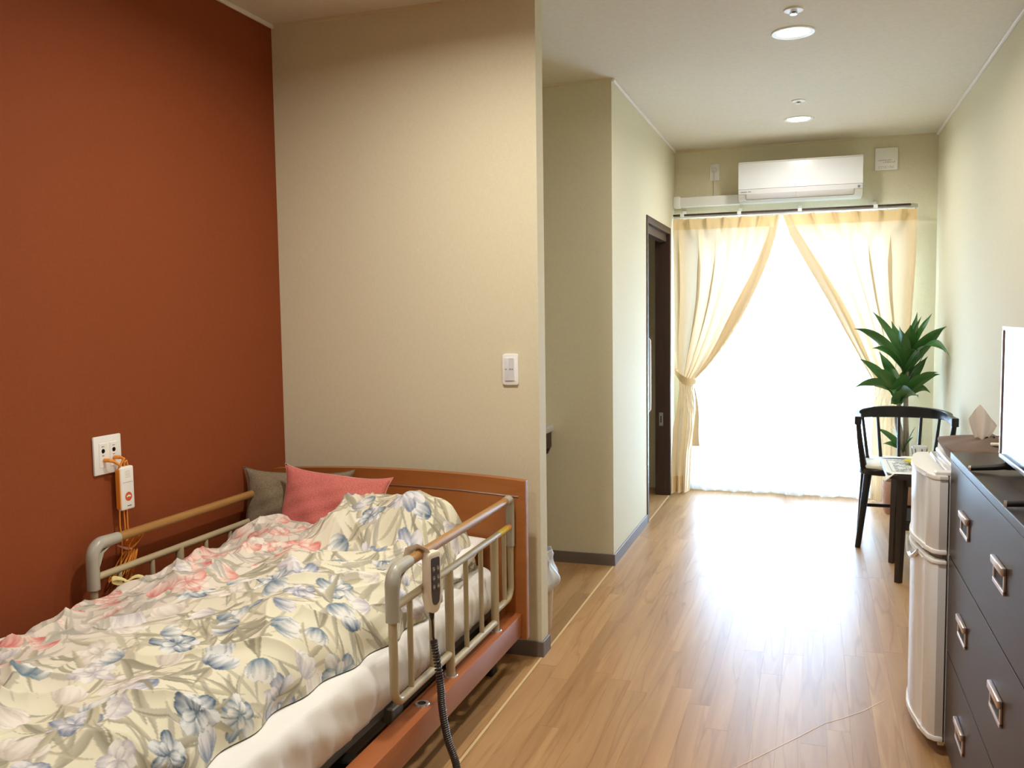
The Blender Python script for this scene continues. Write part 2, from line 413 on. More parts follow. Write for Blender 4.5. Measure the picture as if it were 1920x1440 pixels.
# window: frame, two sliding sashes with panes
b = MB()
fy0, fy1 = YB+0.02, YB+0.10
b.box(WX0, WX0+0.035, fy0, fy1, WZ0, WZ1).box(WX1-0.035, WX1, fy0, fy1, WZ0, WZ1).box(WX0, WX1, fy0, fy1, WZ1-0.035, WZ1).box(WX0, WX1, fy0, fy1, WZ0, WZ0+0.03)
win = struct(b.build('window_1', M['silver'], smooth=False))
wm = (WX0+WX1)/2
for k, (x0, x1, yy) in enumerate(((WX0+0.035, wm+0.025, YB+0.075), (wm-0.025, WX1-0.035, YB+0.04))):
    b = MB(); d = 0.045
    b.box(x0, x0+d, yy-0.012, yy+0.012, WZ0+0.03, WZ1-0.035).box(x1-d, x1, yy-0.012, yy+0.012, WZ0+0.03, WZ1-0.035)
    b.box(x0+d, x1-d, yy-0.012, yy+0.012, WZ1-0.085, WZ1-0.035).box(x0+d, x1-d, yy-0.012, yy+0.012, WZ0+0.03, WZ0+0.065)
    sash = b.build('sash', M['silver'], win, smooth=False)
    MB().box(x0+d, x1-d, yy-0.003, yy+0.003, WZ0+0.065, WZ1-0.085).build('pane', M['glass'], sash, smooth=False)

# baseboards
BH, BT = 0.062, 0.008
def baseb(side, *boxes):
    b = MB()
    for q in boxes: b.box(*q, -0.002, BH, 0.002, 1)
    struct(b.build('baseboard_'+side, M['base'], smooth=False))
baseb('left', (XRED, XRED+BT, YF, YP0))
baseb('partition', (XRED+BT, XL+BT, YP0-BT, YP0), (XL, XL+BT, YP0, YP1), (XRED, XL+BT, YP1, YP1+BT))
baseb('recess', (XRED, XL+BT, YREC-BT, YREC))
baseb('corridor', (XL, XL+BT, YREC, DY0-0.055))
baseb('right', (XR-BT, XR, YF, YB))
baseb('back', (WX1+0.02, XR-BT, YB-BT, YB))
# ceiling mouldings
def trim(i, *q):
    struct(MB().box(*q, 0.003, 1).build('trim_%d' % i, M['trim'], smooth=False))
CT = 0.016
trim(1, XRED, XRED+CT, YF, YP0, ZC-CT, ZC)
M['trimcream'] = mat('cream_trim', lin(222, 208, 176), 0.6, var=(3, (1, 1, 1), 0.02))
for i, q in ((2, (XL, XL+CT, YREC, YB, ZC-CT, ZC)), (3, (XR-CT, XR, YF, YB, ZC-CT, ZC))): trim(i, *q)
for i, q in ((4, (XRED+CT, XL, YP0-0.010, YP0, ZC-0.012, ZC)), (5, (XRED, XL, YREC-0.010, YREC, ZC-0.012, ZC)), (6, (XL+CT, XR-CT, YB-0.010, YB, ZC-0.012, ZC))):
    struct(MB().box(*q).build('trim_%d' % i, M['trimcream'], smooth=False))

# floor planks: shared mesh, one object each
PW = 0.075
def plank_mesh():
    bm = bmesh.new(); bmesh.ops.create_cube(bm, size=1.0)
    for v in bm.verts:
        v.co = Vector((v.co.x*(PW-0.0003), v.co.y, v.co.z*0.004-0.002))
    me = bpy.data.meshes.new('plank'); bm.to_mesh(me); bm.free(); me.materials.append(M['plank']); return me
PM = plank_mesh()
rp = random.Random(11)
def planks(x0, x1, y0, y1, L=0.9):
    n = int(round((x1-x0)/PW))
    pwid = (x1-x0)/n
    for i in range(n):
        y = y0 - rp.random()*L
        while y < y1-0.02:
            a, e = max(y, y0), min(y+L, y1)
            y += L
            if e-a < 0.03: continue
            o = bpy.data.objects.new('plank', PM); COL.objects.link(o); o.parent = fl
            o.location = (x0+pwid*(i+0.5), (a+e)/2, 0); o.scale = (pwid/PW, e-a-0.0008, 1)
planks(XL+0.006, XR, 1.6, YB, 1.05)
planks(XRED, XL-0.006, 1.6, YP0, 1.05)
planks(XRED, XL-0.006, YP1, YREC, 1.4)
planks(XL-T-0.45, XL-0.006, DY0-0.6, YB, 1.4)
MB().box(XL-0.005, XL+0.005, 1.6, YB, -0.004, 0.0006).build('seam_strip', M['seam'], fl, smooth=False)
MB().tube([(x, y, 0.0002) for x, y in ((-0.22, 2.61), (-0.168, 2.684), (-0.117, 2.761), (-0.033, 2.886), (0.052, 3.017), (0.107, 3.07), (0.178, 3.151), (0.22, 3.216), (0.266, 3.283))], [0.0006]+[0.0018]*7+[0.0006], 8, flat=(0.5, 1)).build('floor_crease', M['crease'], fl)

# ---------------------------------------------------------------- sliding door in the corridor wall
dr = struct(MB().box(XL-TW-0.008, XL+0.007, DY0-0.045, DY0, 0.0, DZ+0.045, 0.002, 1)
            .box(XL-TW-0.008, XL+0.007, DY1, DY1+0.045, 0.0, DZ+0.045, 0.002, 1)
            .box(XL-TW-0.008, XL+0.007, DY0, DY1, DZ, DZ+0.045, 0.002, 1)
            .box(XL-0.075, XL-0.02, DY0, DY1, DZ-0.055, DZ)
            .build('door_1', M['darkwood'], smooth=False))
MB().box(XL-0.052, XL-0.048+0.012, DY0-0.005, DY0+0.022, 0.005, DZ-0.05, 0.001, 1).build('door_edge', M['trimcream'], dr, smooth=False)
MB().tube([(XL-0.045, DY0+0.022, 0.71), (XL-0.012, DY0+0.060, 0.712), (XL+0.002, DY0+0.070, 0.73), (XL+0.002, DY0+0.070, 1.18), (XL-0.012, DY0+0.060, 1.198), (XL-0.045, DY0+0.022, 1.20)], 0.008, 10).build('door_handle', M['white'], dr)
st = MB().box(XL-0.075, XL-0.045, DY1-0.002, DY1+0.002, 0.52, 0.62, 0.001, 1).build('strike_plate', M['silver'], dr, smooth=False)
MB().box(XL-0.064, XL-0.056, DY1-0.003, DY1, 0.545, 0.595).build('latch_slot', M['darkgrey'], st, smooth=False)

# ================================================================== CEILING FIXTURES
def downlight(x, y, label, power, col):
    t = thing('ceiling_downlight', label, 'ceiling light', (x, y, ZC), 'recessed round downlights')
    MB().lathe([(0.068, 0.0), (0.078, -0.006), (0.090, -0.006), (0.094, -0.002), (0.094, 0.0)], (x, y, ZC), 32).build('rim', M['white'], t)
    MB().lathe([(0.0, -0.0015), (0.05, -0.0025), (0.070, -0.001), (0.070, 0.0)], (x, y, ZC), 32).build('diffuser', M['lampglow'], t)
    o = area('downlight_lamp', (x, y, ZC-0.012), (0, 0, 0), 0.12, power, col, spread=R(165))
    o.parent = t; o.location = (0, 0, -0.012)
    return t
downlight(-0.098, 4.19, 'round white downlight nearer the camera in the corridor ceiling', LAMP_W, NEUT)
downlight(-0.103, 6.04, 'round white downlight in the ceiling close to the air conditioner', LAMP_W, NEUT)
downlight(-0.098, 2.30, 'round white downlight in the ceiling between the bed and the dresser', LAMP_W*0.8, WARM)
downlight(-1.00, 2.35, 'round white downlight in the ceiling directly over the bed', LAMP_BED, WARM)
downlight(-1.00, 0.40, 'round white downlight in the ceiling behind the camera', LAMP_BED*0.7, WARM)
def sprinkler(x, y, label):
    t = thing('ceiling_sprinkler', label, 'sprinkler', (x, y, ZC), 'ceiling sprinklers')
    MB().lathe([(0.0, 0.0), (0.040, 0.0), (0.038, -0.006), (0.016, -0.010), (0.0, -0.010)], (x, y, ZC), 24).build('escutcheon', M['white'], t)
    MB().lathe([(0.010, -0.006), (0.010, -0.011), (0.005, -0.013), (0.0, -0.013)], (x, y, ZC), 14).build('nozzle', M['grey'], t)
    f = MB(); f.lathe([(0.0, -0.019), (0.014, -0.019), (0.014, -0.0205), (0.0, -0.0205)], (x, y, ZC), 16)
    for sx in (-1, 1): f.tube([(x+sx*0.009, y, ZC-0.008), (x+sx*0.014, y, ZC-0.013), (x+sx*0.010, y, ZC-0.019)], 0.002, 6)
    f.build('deflector', M['chrome'], t)
sprinkler(-0.09, 3.884, 'small white and chrome ceiling sprinkler in front of the nearer downlight')
sprinkler(-0.096, 5.524, 'small white ceiling sprinkler in front of the far downlight')

# ================================================================== AIR CONDITIONER
AX0, AX1, AY0, AZ0, AZ1 = -0.520, 0.312, 6.655, 2.147, 2.422
t = thing('air_conditioner', 'white wall-mounted air conditioner above the curtained window', 'air conditioner', ((AX0+AX1)/2, YB, AZ0))
prof = [(YB, AZ1), (AY0+0.012, AZ1), (AY0+0.004, AZ1-0.012), (AY0, AZ1-0.05), (AY0, AZ0+0.075), (AY0+0.004, AZ0+0.052), (AY0+0.018, AZ0+0.028), (AY0+0.045, AZ0+0.008), (AY0+0.085, AZ0), (YB, AZ0)]
MB().prism(prof, AX0, AX1, axis=0, bevel=0.004).build('body', M['white'], t)
MB().prism([(AY0+0.003, AZ1-0.010), (AY0-0.006, AZ1-0.014), (AY0-0.008, AZ0+0.082), (AY0+0.003, AZ0+0.078)], AX0+0.001, AX1-0.001, axis=0).build('front_panel', M['whitegloss'], t, smooth=False)
M['acgrey'] = mat('pale_grey_plastic', lin(220, 220, 224), 0.25, var=(3, (1, 1, 1), 0.01))
MB().prism([(AY0+0.002, AZ0+0.076), (AY0-0.004, AZ0+0.074), (AY0-0.001, AZ0+0.048), (AY0+0.008, AZ0+0.046)], AX0+0.004, AX1-0.004, axis=0).build('lower_band', M['acgrey'], t, smooth=False)
fx0, fx1 = AX0+0.055, AX1-0.058
fm = (fx0+fx1)/2-0.02
for x0, x1 in ((fx0, fm-0.002), (fm+0.002, fx1)):
    MB().prism([(AY0+0.003, AZ0+0.050), (AY0-0.0025, AZ0+0.048), (AY0+0.010, AZ0+0.022), (AY0+0.030, AZ0+0.008), (AY0+0.036, AZ0+0.012)], x0, x1, axis=0).build('louvre', M['acgrey'], t)
b = MB(); b.box(fx0-0.0018, fx0-0.0005, AY0-0.003, AY0+0.03, AZ0+0.012, AZ0+0.05).box(fx1+0.0005, fx1+0.0018, AY0-0.003, AY0+0.03, AZ0+0.012, AZ0+0.05).box(fx0, fx1, AY0+0.024, AY0+0.030, AZ0+0.0075, AZ0+0.0095)
b.build('louvre_gap', M['grey'], t, smooth=False)
MB().lathe([(0.009, 0.0), (0.009, -0.003), (0.0, -0.003)], (AX1-0.026, AY0-0.002, AZ0+0.060), 16, axis=1).build('sensor', M['led'], t)
MB().box(AX1-0.034, AX1-0.012, AY0-0.0055, AY0-0.003, AZ0+0.064, AZ0+0.066).build('sensor_arc', M['led'], t, smooth=False)
b = MB()
for i in range(10):
    if i == 6: continue
    b.box(AX0+0.018+i*0.0072, AX0+0.023+i*0.0072, AY0-0.0048, AY0-0.003, AZ0+0.059, AZ0+0.065)
b.build('maker_lettering', M['ink'], t, smooth=False)['kind'] = 'stuff'

t = thing('pipe_duct', 'white pipe cover running from the air conditioner to the corridor corner', 'duct', (-0.76, YB, 2.15))
MB().box(XL+0.006, AX0-0.001, 6.80, YB, 2.145, 2.215, 0.006, 2).build('cover', M['white'], t)
MB().box(XL+0.001, XL+0.05, 6.79, YB, 2.138, 2.222, 0.006, 2).build('end_cover', M['white'], t)

t = thing('wall_outlet', 'small white wall outlet with a plugged cable beside the air conditioner', 'outlet', (-0.709, YB, 2.335))
MB().box(-0.743, -0.675, YB-0.009, YB, 2.335, 2.455, 0.003, 2).build('plate', M['white'], t)
MB().box(-0.724, -0.692, YB-0.030, YB-0.008, 2.395, 2.425, 0.006, 2).build('plug', M['acgrey'], t)
MB().tube([(-0.708, YB-0.022, 2.40), (-0.708, YB-0.02, 2.37), (-0.709, YB-0.012, 2.30), (-0.709, YB-0.012, 2.21)], 0.0035, 8).build('cable', M['acgrey'], t)

t = thing('vent_cover', 'square white vent cover with small printed notice right of air conditioner', 'vent', (0.466, YB, 2.33))
vx0, vx1, vz0, vz1 = 0.398, 0.546, 2.335, 2.487
MB().box(vx0, vx1, YB-0.022, YB-0.006, vz0, vz1, 0.004, 2).build('cover_plate', M['white'], t)
MB().box(vx0+0.02, vx1-0.02, YB-0.010, YB, vz0+0.02, vz1-0.02).build('collar', M['white'], t, smooth=False)
b = MB(); rr = random.Random(3)
for row, (zz, n, hh) in enumerate(((vz0+0.062, 8, 0.010), (vz0+0.048, 6, 0.010), (vz0+0.020, 9, 0.006), (vz0+0.010, 8, 0.006))):
    x = vx0+0.022+(0.03 if row == 1 else 0)
    for i in range(n):
        wd = rr.uniform(0.004, 0.013)
        if x+wd > vx1-0.015: break
        b.box(x, x+wd, YB-0.0228, YB-0.0218, zz, zz+hh*rr.uniform(0.5, 1)); x += wd+rr.uniform(0.002, 0.006)
b.build('printed_notice', M['paleink'], t, smooth=False)['kind'] = 'stuff'

# ================================================================== CURTAINS
RY = 6.775
t = thing('curtain_rail', 'white double curtain rail with dark upper track above the window', 'curtain rail', (-0.17, RY, 2.07))
MB().box(XL+0.008, 0.625, RY-0.038, RY-0.024, 2.070, 2.084, 0.002, 1).build('front_track', M['darkwood'], t, smooth=False)
MB().box(XL+0.008, 0.670, RY-0.028, RY+0.008, 2.056, 2.069, 0.002, 1).build('lower_track', M['silver'], t, smooth=False)
MB().box(XL+0.008, 0.640, RY+0.045, RY+0.060, 2.060, 2.074, 0.002, 1).build('rear_track', M['white'], t, smooth=False)
for x in (-0.93, -0.52, -0.10, 0.40):
    MB().box(x-0.012, x+0.012, RY-0.044, RY+0.08, 2.074, 2.082).box(x-0.012, x+0.012, YB-0.012, YB, 2.05, 2.12).box(x-0.014, x+0.014, RY-0.046, RY-0.034, 2.062, 2.088, 0.003, 1).build('bracket', M['white'], t, smooth=False)
MB().tube([(0.60, RY-0.010, 2.078), (0.64, RY-0.012, 2.080), (0.668, RY+0.01, 2.078), (0.672, YB-0.01, 2.076)], 0.006, 8).build('return_end', M['silver'], t)
for i in range(13):
    x = XL+0.06+i*0.1335
    MB().tube([(x, RY-0.01, 2.058), (x, RY-0.013, 2.046), (x, RY-0.006, 2.040)], 0.003, 6).build('runner', M['white'], t)

# lace curtain, hung close to the glass
def lace(name, x0, x1, label, ph, dy=0.0):
    def fn(u, v):
        x = lerp(x0, x1, u); z = lerp(2.055, 0.012+0.006*math.sin(u*24+ph), v)
        a = 0.007+0.006*v
        y = RY+0.045+dy + a*math.sin(u*62+ph+0.6*math.sin(v*3+u*9)) + 0.003*math.sin(u*151+ph)
        return (x+0.006*math.sin(u*40+v*2), y, z)
    o = MB().grid(fn, 190, 30).build(name, M['lace'], None, origin=((x0+x1)/2, RY+0.05, 0))
    tag(o, label, 'sheer curtain', 'white sheer curtains')
lace('sheer_curtain', -0.90, -0.165, 'white sheer lace curtain behind the left drape, glowing with daylight', 0.0)
lace('sheer_curtain', -0.215, 0.60, 'white sheer lace curtain behind the right drape, left of the potted plant', 1.7, -0.035)

def drape(name, label, zs, xo, xi, zt, zb, npl, ph, sgn):
    """zs (descending) with outer and inner edge x at each height; folds tighten towards the tie"""
    zs_r = list(reversed(zs)); xo_r = list(reversed(xo)); xi_r = list(reversed(xi))
    ztie = 0.845
    t = thing(name, label, 'curtain', (xo[0], RY-0.03, 0), 'peach drapes tied back at the window')
    def sm(v, c): # smooth interp
        return float(np.interp(v, zs_r, c))
    def pos(u, z, off=0.0):
        a, bb = sm(z, xo_r), sm(z, xi_r)
        wdt = abs(bb-a)
        k = max(0.0, min(1.0, (zt-z)/0.16))
        # pinch pleats at the heading relax into long folds below
        pl = 0.5+0.5*math.cos(2*math.pi*(u*npl)+ph)
        head = (pl**8)*0.045
        nn = npl*(0.9 if z > ztie else 0.9-0.45*min(1, (ztie-z)/0.25))
        fold = (math.sin(2*math.pi*u*nn+ph+0.5*math.sin(3*z)) + 0.25*math.sin(2*math.pi*u*npl*1.73+1.3*ph+z*1.5))*0.022
        near = math.exp(-((z-ztie)/0.30)**2)
        amp = 1.0-0.35*near + (0.5 if z < ztie else 0.0)*min(1, (ztie-z)/0.4)
        y = RY-0.035 - (head*(1-k) + (0.018+fold*amp)*k) - 0.020*near*math.sin(math.pi*u)
        # the free edge hangs in front, its folds bunch to the inside
        uu = u
        if z > ztie: uu = u + 0.06*math.sin(2*math.pi*u)*min(1, (zt-z)/0.6)
        kk = min(1, max(0, (zt-z)/0.35))
        uu += 0.085*(max(0.0, 1-u)**1.4)*kk*(1-0.6*near)*math.sin(2*math.pi*u*npl*0.9+ph+0.5*math.sin(3*z)+1.2)*min(1, u*10)
        x = lerp(a, bb, uu)
        if sgn > 0 and z < ztie: y -= 0.085*(1-u)*((ztie-z)/ztie)**1.3
        return Vector((x, y+off, z))
    NU, NV = 120, 90
    zz = np.concatenate([np.linspace(zt-0.075, ztie, 54), np.linspace(ztie, zb, NV-54+1)[1:]])
    MB().grid(lambda u, v: pos(u, float(zz[int(round(v*(NV-1)))])), NU, NV).build('cloth', M['drape'], t, sharp=180)
    zh = np.linspace(zt, zt-0.078, 6)
    MB().grid(lambda u, v: pos(u, float(zh[int(round(v*5))]), 0), NU, 6).build('heading_band', M['band'], t, sharp=180)
    # turned-back hem down the free edge
    zf = np.concatenate([np.linspace(zt-0.08, ztie+0.03, 50)])
    MB().grid(lambda u, v: pos(1-0.15*(1-u)*(0.45+0.55*min(1, v*1.6)), float(zf[int(round(v*49))]), -0.0025), 10, 50).build('edge_hem', M['hem'], t, sharp=180)
    return t, pos
zs = [2.045, 1.90, 1.75, 1.60, 1.45, 1.30, 1.15, 1.02, 0.94, 0.89, 0.845, 0.80, 0.70, 0.50, 0.30, 0.012]
xoL = [-0.992, -0.992, -0.990, -0.988, -0.985, -0.982, -0.978, -0.970, -0.962, -0.955, -0.948, -0.945, -0.955, -0.985, -1.000, -1.000]
xiL = [-0.238, -0.262, -0.305, -0.362, -0.428, -0.502, -0.590, -0.682, -0.748, -0.800, -0.838, -0.846, -0.838, -0.828, -0.860, -0.875]
xoL = [max(v, -0.993) for v in xoL]
tl, posL = drape('drape_curtain', 'peach drape tied back at the left of the window beside the dark door', zs, xoL, xiL, 2.045, 0.012, 6, 0.4, 1)
xoR = [0.665, 0.665, 0.662, 0.655, 0.648, 0.640, 0.628, 0.612, 0.600, 0.592, 0.585, 0.580, 0.585, 0.590, 0.595, 0.600]
xiR = [-0.215, -0.165, -0.085, 0.000, 0.085, 0.165, 0.245, 0.315, 0.358, 0.385, 0.405, 0.412, 0.402, 0.398, 0.396, 0.395]
tr, posR = drape('drape_curtain', 'peach drape tied back at the right of the window behind the potted plant', zs, xoR, xiR, 2.045, 0.012, 6, 2.1, -1)
def tieback(t, xa, xb, zt_, hook):
    def fn(u, v):
        x = lerp(xa, xb, u); s_ = math.sin(math.pi*u)
        z = zt_ + 0.075*(1-u if hook < 0 else u) - 0.03*s_ + lerp(0.028, -0.028, v)*(0.5+0.6*s_)
        return (x, RY-0.060-0.040*s_, z)
    MB().grid(fn, 24, 6).build('tieback', M['band'], t, thick=0.003)
    hx = xa if hook < 0 else xb
    MB().tube([(hx, YB-0.02, zt_+0.085), (hx, RY-0.03, zt_+0.085), (hx, RY-0.045, zt_+0.075)], 0.006, 8).build('hook', M['orangeprint'], t)
tieback(tl, -0.978, -0.825, 0.845, -1)
tieback(tr, 0.395, 0.600, 0.845, 1)
# hem band and loose corner at the foot of the left drape
MB().grid(lambda u, v: posL(u*0.62, lerp(0.135, 0.013, v), -0.003), 40, 4).build('hem_band', M['band'], tl, sharp=180)
MB().grid(lambda u, v: (lerp(-0.838, -0.832+0.05*v, u)+0.012*math.sin(v*5), RY-0.055-0.01*u, lerp(0.80, 0.36, v)), 5, 20).build('loose_corner', M['drape'], tl, thick=0.002)

# ================================================================== BED
BX0, BX1 = -2.125, -1.037
HB0, HB1 = 3.150, 3.190
bed = thing('care_bed', 'orange-brown wooden care bed with curved headboard against the cream partition', 'bed', (-1.58, 2.1, 0))
hx = [-2.112, -1.90, -1.62, -1.42, -1.20, -1.020]; hz = [0.735, 0.744, 0.752, 0.752, 0.744, 0.729]
top = [(x, pw(hx, hz, x)) for x in np.linspace(-1.020, -2.112, 30)]
cs = np.polyfit(hx, hz, 2)
top = [(x, float(np.polyval(cs, x))) for x in np.linspace(-1.020, -2.112, 30)]
hb = MB().prism([(-2.112, 0.12), (-1.020, 0.12)]+top, HB0, HB1, axis=1, bevel=0.004).build('headboard', M['bedwood'], bed)
MB().tube([(x, HB0-0.0005, float(np.polyval(cs, x))-0.062) for x in np.linspace(-1.045, -2.09, 30)], 0.0022, 6).build('inlay_line', M['silver'], hb)
BOARD_T, BOARD_B = 0.222, 0.138
for s_, (x0, x1) in enumerate(((-1.105, BX1), (BX0, -2.06))):
    sr = MB().box(x0, x1, 1.02, HB0, BOARD_B, BOARD_T, 0.003, 2).build('side_rail', M['bedwood_y'], bed)
    for yy in (2.53, 2.95, 2.31, 1.60):
        xx = -1.073 if s_ == 0 else -2.09
        MB().lathe([(0.013, 0.0), (0.013, 0.003), (0.021, 0.003), (0.023, 0.0)], (xx, yy, BOARD_T), 24).build('socket_ring', M['silver'], sr)
        MB().lathe([(0.0, 0.0006), (0.0125, 0.0006), (0.0125, 0.0)], (xx, yy, BOARD_T), 20).build('socket_hole', M['darkgrey'], sr)
MB().prism([(BX0, 0.10), (BX1, 0.10), (BX1, 0.52), (-1.58, 0.54), (BX0, 0.52)], 0.98, 1.02, axis=1, bevel=0.004).build('footboard', M['bedwood'], bed)
for y0, y1 in ((1.06, 1.66), (1.69, 2.28), (2.31, 2.68), (2.71, 3.13)):
    MB().box(-2.03, -1.150, y0, y1, 0.212, 0.246, 0.006, 2).build('platform_section', M['grey'], bed)
b = MB()
for xx in (-1.95, -1.20): b.box(xx-0.02, xx+0.02, 1.05, 3.13, 0.150, 0.208, 0.004, 1)
for yy in (1.2, 2.0, 2.75): b.box(-2.05, -1.11, yy-0.025, yy+0.025, 0.15, 0.20, 0.004, 1)
b.box(-1.9, -1.25, 2.12, 2.17, 0.17, 0.212)
b.build('lift_frame', M['darkgrey'], bed)
MB().box(-1.16, -1.122, 2.22, 2.29, 0.19, 0.236, 0.004, 1).build('stop_bracket', M['grey'], bed)
for yy in (1.45, 2.66):
    MB().tube([(-1.16, yy, 0.16), (-1.13, yy+0.02, 0.125), (-1.075, yy+0.03, 0.11)], [0.012, 0.012, 0.010], 10, flat=(0.7, 2.2)).build('foot_lever', M['black'], bed)
for xx in (-2.02, -1.15):
    for yy in (1.10, 3.08):
        MB().box(xx-0.025, xx+0.025, yy-0.025, yy+0.025, 0.0, 0.17, 0.004, 1).build('leg', M['darkgrey'], bed)

# mattress with white sheet
def mattress():
    x0, x1, y0, y1, z0, z1 = -2.055, -1.118, 1.05, 3.128, 0.246, 0.408
    cx, cy = (x0+x1)/2, (y0+y1)/2; hx_, hy_ = (x1-x0)/2, (y1-y0)/2
    n = 12; prof = []
    for i in range(n+1):
        a = R(90-180*i/n); rr = (z1-z0)/2
        prof.append(((math.cos(a)-1)*rr*0.34, (z0+z1)/2+math.sin(a)*rr))
    out = rrect(-hx_, hx_, -hy_, hy_, 0.07, 10)
    # densify the straight sides
    P = []
    for i in range(len(out)):
        a, c = out[i], out[(i+1) % len(out)]
        d = math.hypot(c[0]-a[0], c[1]-a[1]); k = max(1, int(d/0.02))
        for j in range(k): P.append((lerp(a[0], c[0], j/k), lerp(a[1], c[1], j/k)))
    b = MB(); rings = []
    for q, (off, z) in enumerate(prof):
        ring = []
        for (px_, py_) in P:
            sx = 1+off/hx_; sy = 1+off/hy_
            wv = 0.004*math.sin(py_*57+px_*31)+0.003*math.sin(py_*131+2*z*40)+0.003*math.sin(py_*23+z*60)
            k = math.sin(math.pi*q/n)
            ring.append(b.bm.verts.new((cx+px_*sx+wv*k*(1 if px_ > 0 else -1), cy+py_*sy, z+0.004*math.sin(py_*13)*k)))
        rings.append(ring)
    N = len(P)
    for A, B in zip(rings, rings[1:]):
        for k in range(N): b.bm.faces.new((A[k], A[(k+1) % N], B[(k+1) % N], B[k]))
    b.bm.faces.new(rings[0]); b.bm.faces.new(rings[-1])
    o = b.build('mattress', M['sheet'], None, origin=(cx, cy, z0), sharp=180)
    tag(o, 'white sheeted mattress lying on the bed under the floral duvet', 'mattress')
mattress()
# pillow under the duvet
def cushion(name, label, cat, mname, w_, h_, th, center, rot, pinch=0.07, seam=True, seamcol=None, n=40):
    rot = rot.to_matrix() if hasattr(rot, 'to_matrix') else rot
    c = Vector(center)
    def side(sg):
        def fn(a, q):
            u, v = a*2-1, q*2-1
            x = w_/2*u*(1-pinch*(1-v**4)); z = h_/2*v*(1-pinch*(1-u**4))
            e = (max(0, 1-u*u)**0.55)*(max(0, 1-v*v)**0.55)
            y = sg*th/2*e + 0.004*math.sin(u*7+v*5)*e + 0.003*math.sin(v*17-u*9)*e
            return c + rot @ Vector((x, y, z))
        return fn
    b = MB(); b.grid(side(-1), n, n); b.grid(side(1), n, n)
    bmesh.ops.remove_doubles(b.bm, verts=b.bm.verts, dist=1e-5)
    if not seam:
        o = b.build(name, M[mname], None, origin=center, sharp=180); return tag(o, label, cat)
    t = thing(name, label, cat, center)
    b.build('cover', M[mname], t, sharp=180)
    pts = []
    for k in range(4*24):
        s_, f = divmod(k, 24); f = f/24*2-1
        u, v = ((f, -1), (1, f), (-f, 1), (-1, -f))[s_]
        pts.append(c+rot @ Vector((w_/2*u*(1-pinch*(1-v**4)), 0, h_/2*v*(1-pinch*(1-u**4)))))
    MB().tube(pts, 0.0016, 5, closed=True).build('seam', M[seamcol or mname], t)
    return t
from mathutils import Euler
cushion('bed_pillow', 'white bed pillow half hidden under the folded duvet', 'pillow', 'sheet', 0.50, 0.34, 0.13, (-1.40, 2.96, 0.475), Euler((R(-80), 0, R(2))), pinch=0.04, seam=False)
M['pinkseam'] = mat('pink_piping', lin(238, 170, 158), 0.8, var=(9, (1, 1, 1), 0.04))
cushion('throw_cushion', 'grey-brown tweed cushion leaning behind the pink one on the headboard', 'cushion', 'greycloth', 0.45, 0.36, 0.13, (-1.925, 3.015, 0.585), Euler((R(-14), R(2), R(17))), pinch=0.125)
cushion('throw_cushion', 'coral pink cushion leaning in front of the grey one on the bed', 'cushion', 'pink', 0.455, 0.36, 0.14, (-1.725, 2.93, 0.600), Euler((R(-16), R(5), R(3))), pinch=0.115, seamcol='pinkseam')

# ---------------------------------------------------------------- floral duvet
def vnoise(x, y, seed):
    rs = np.random.RandomState(seed); tab = rs.rand(256, 256)
    xi = np.floor(x).astype(int); yi = np.floor(y).astype(int); fx = x-xi; fy = y-yi
    fx = fx*fx*(3-2*fx); fy = fy*fy*(3-2*fy)
    a = tab[xi & 255, yi & 255]; b_ = tab[(xi+1) & 255, yi & 255]; c_ = tab[xi & 255, (yi+1) & 255]; d_ = tab[(xi+1) & 255, (yi+1) & 255]
    return (a*(1-fx)+b_*fx)*(1-fy)+(c_*(1-fx)+d_*fx)*fy
def ridged(x, y, seed): return 1-np.abs(2*vnoise(x, y, seed)-1)

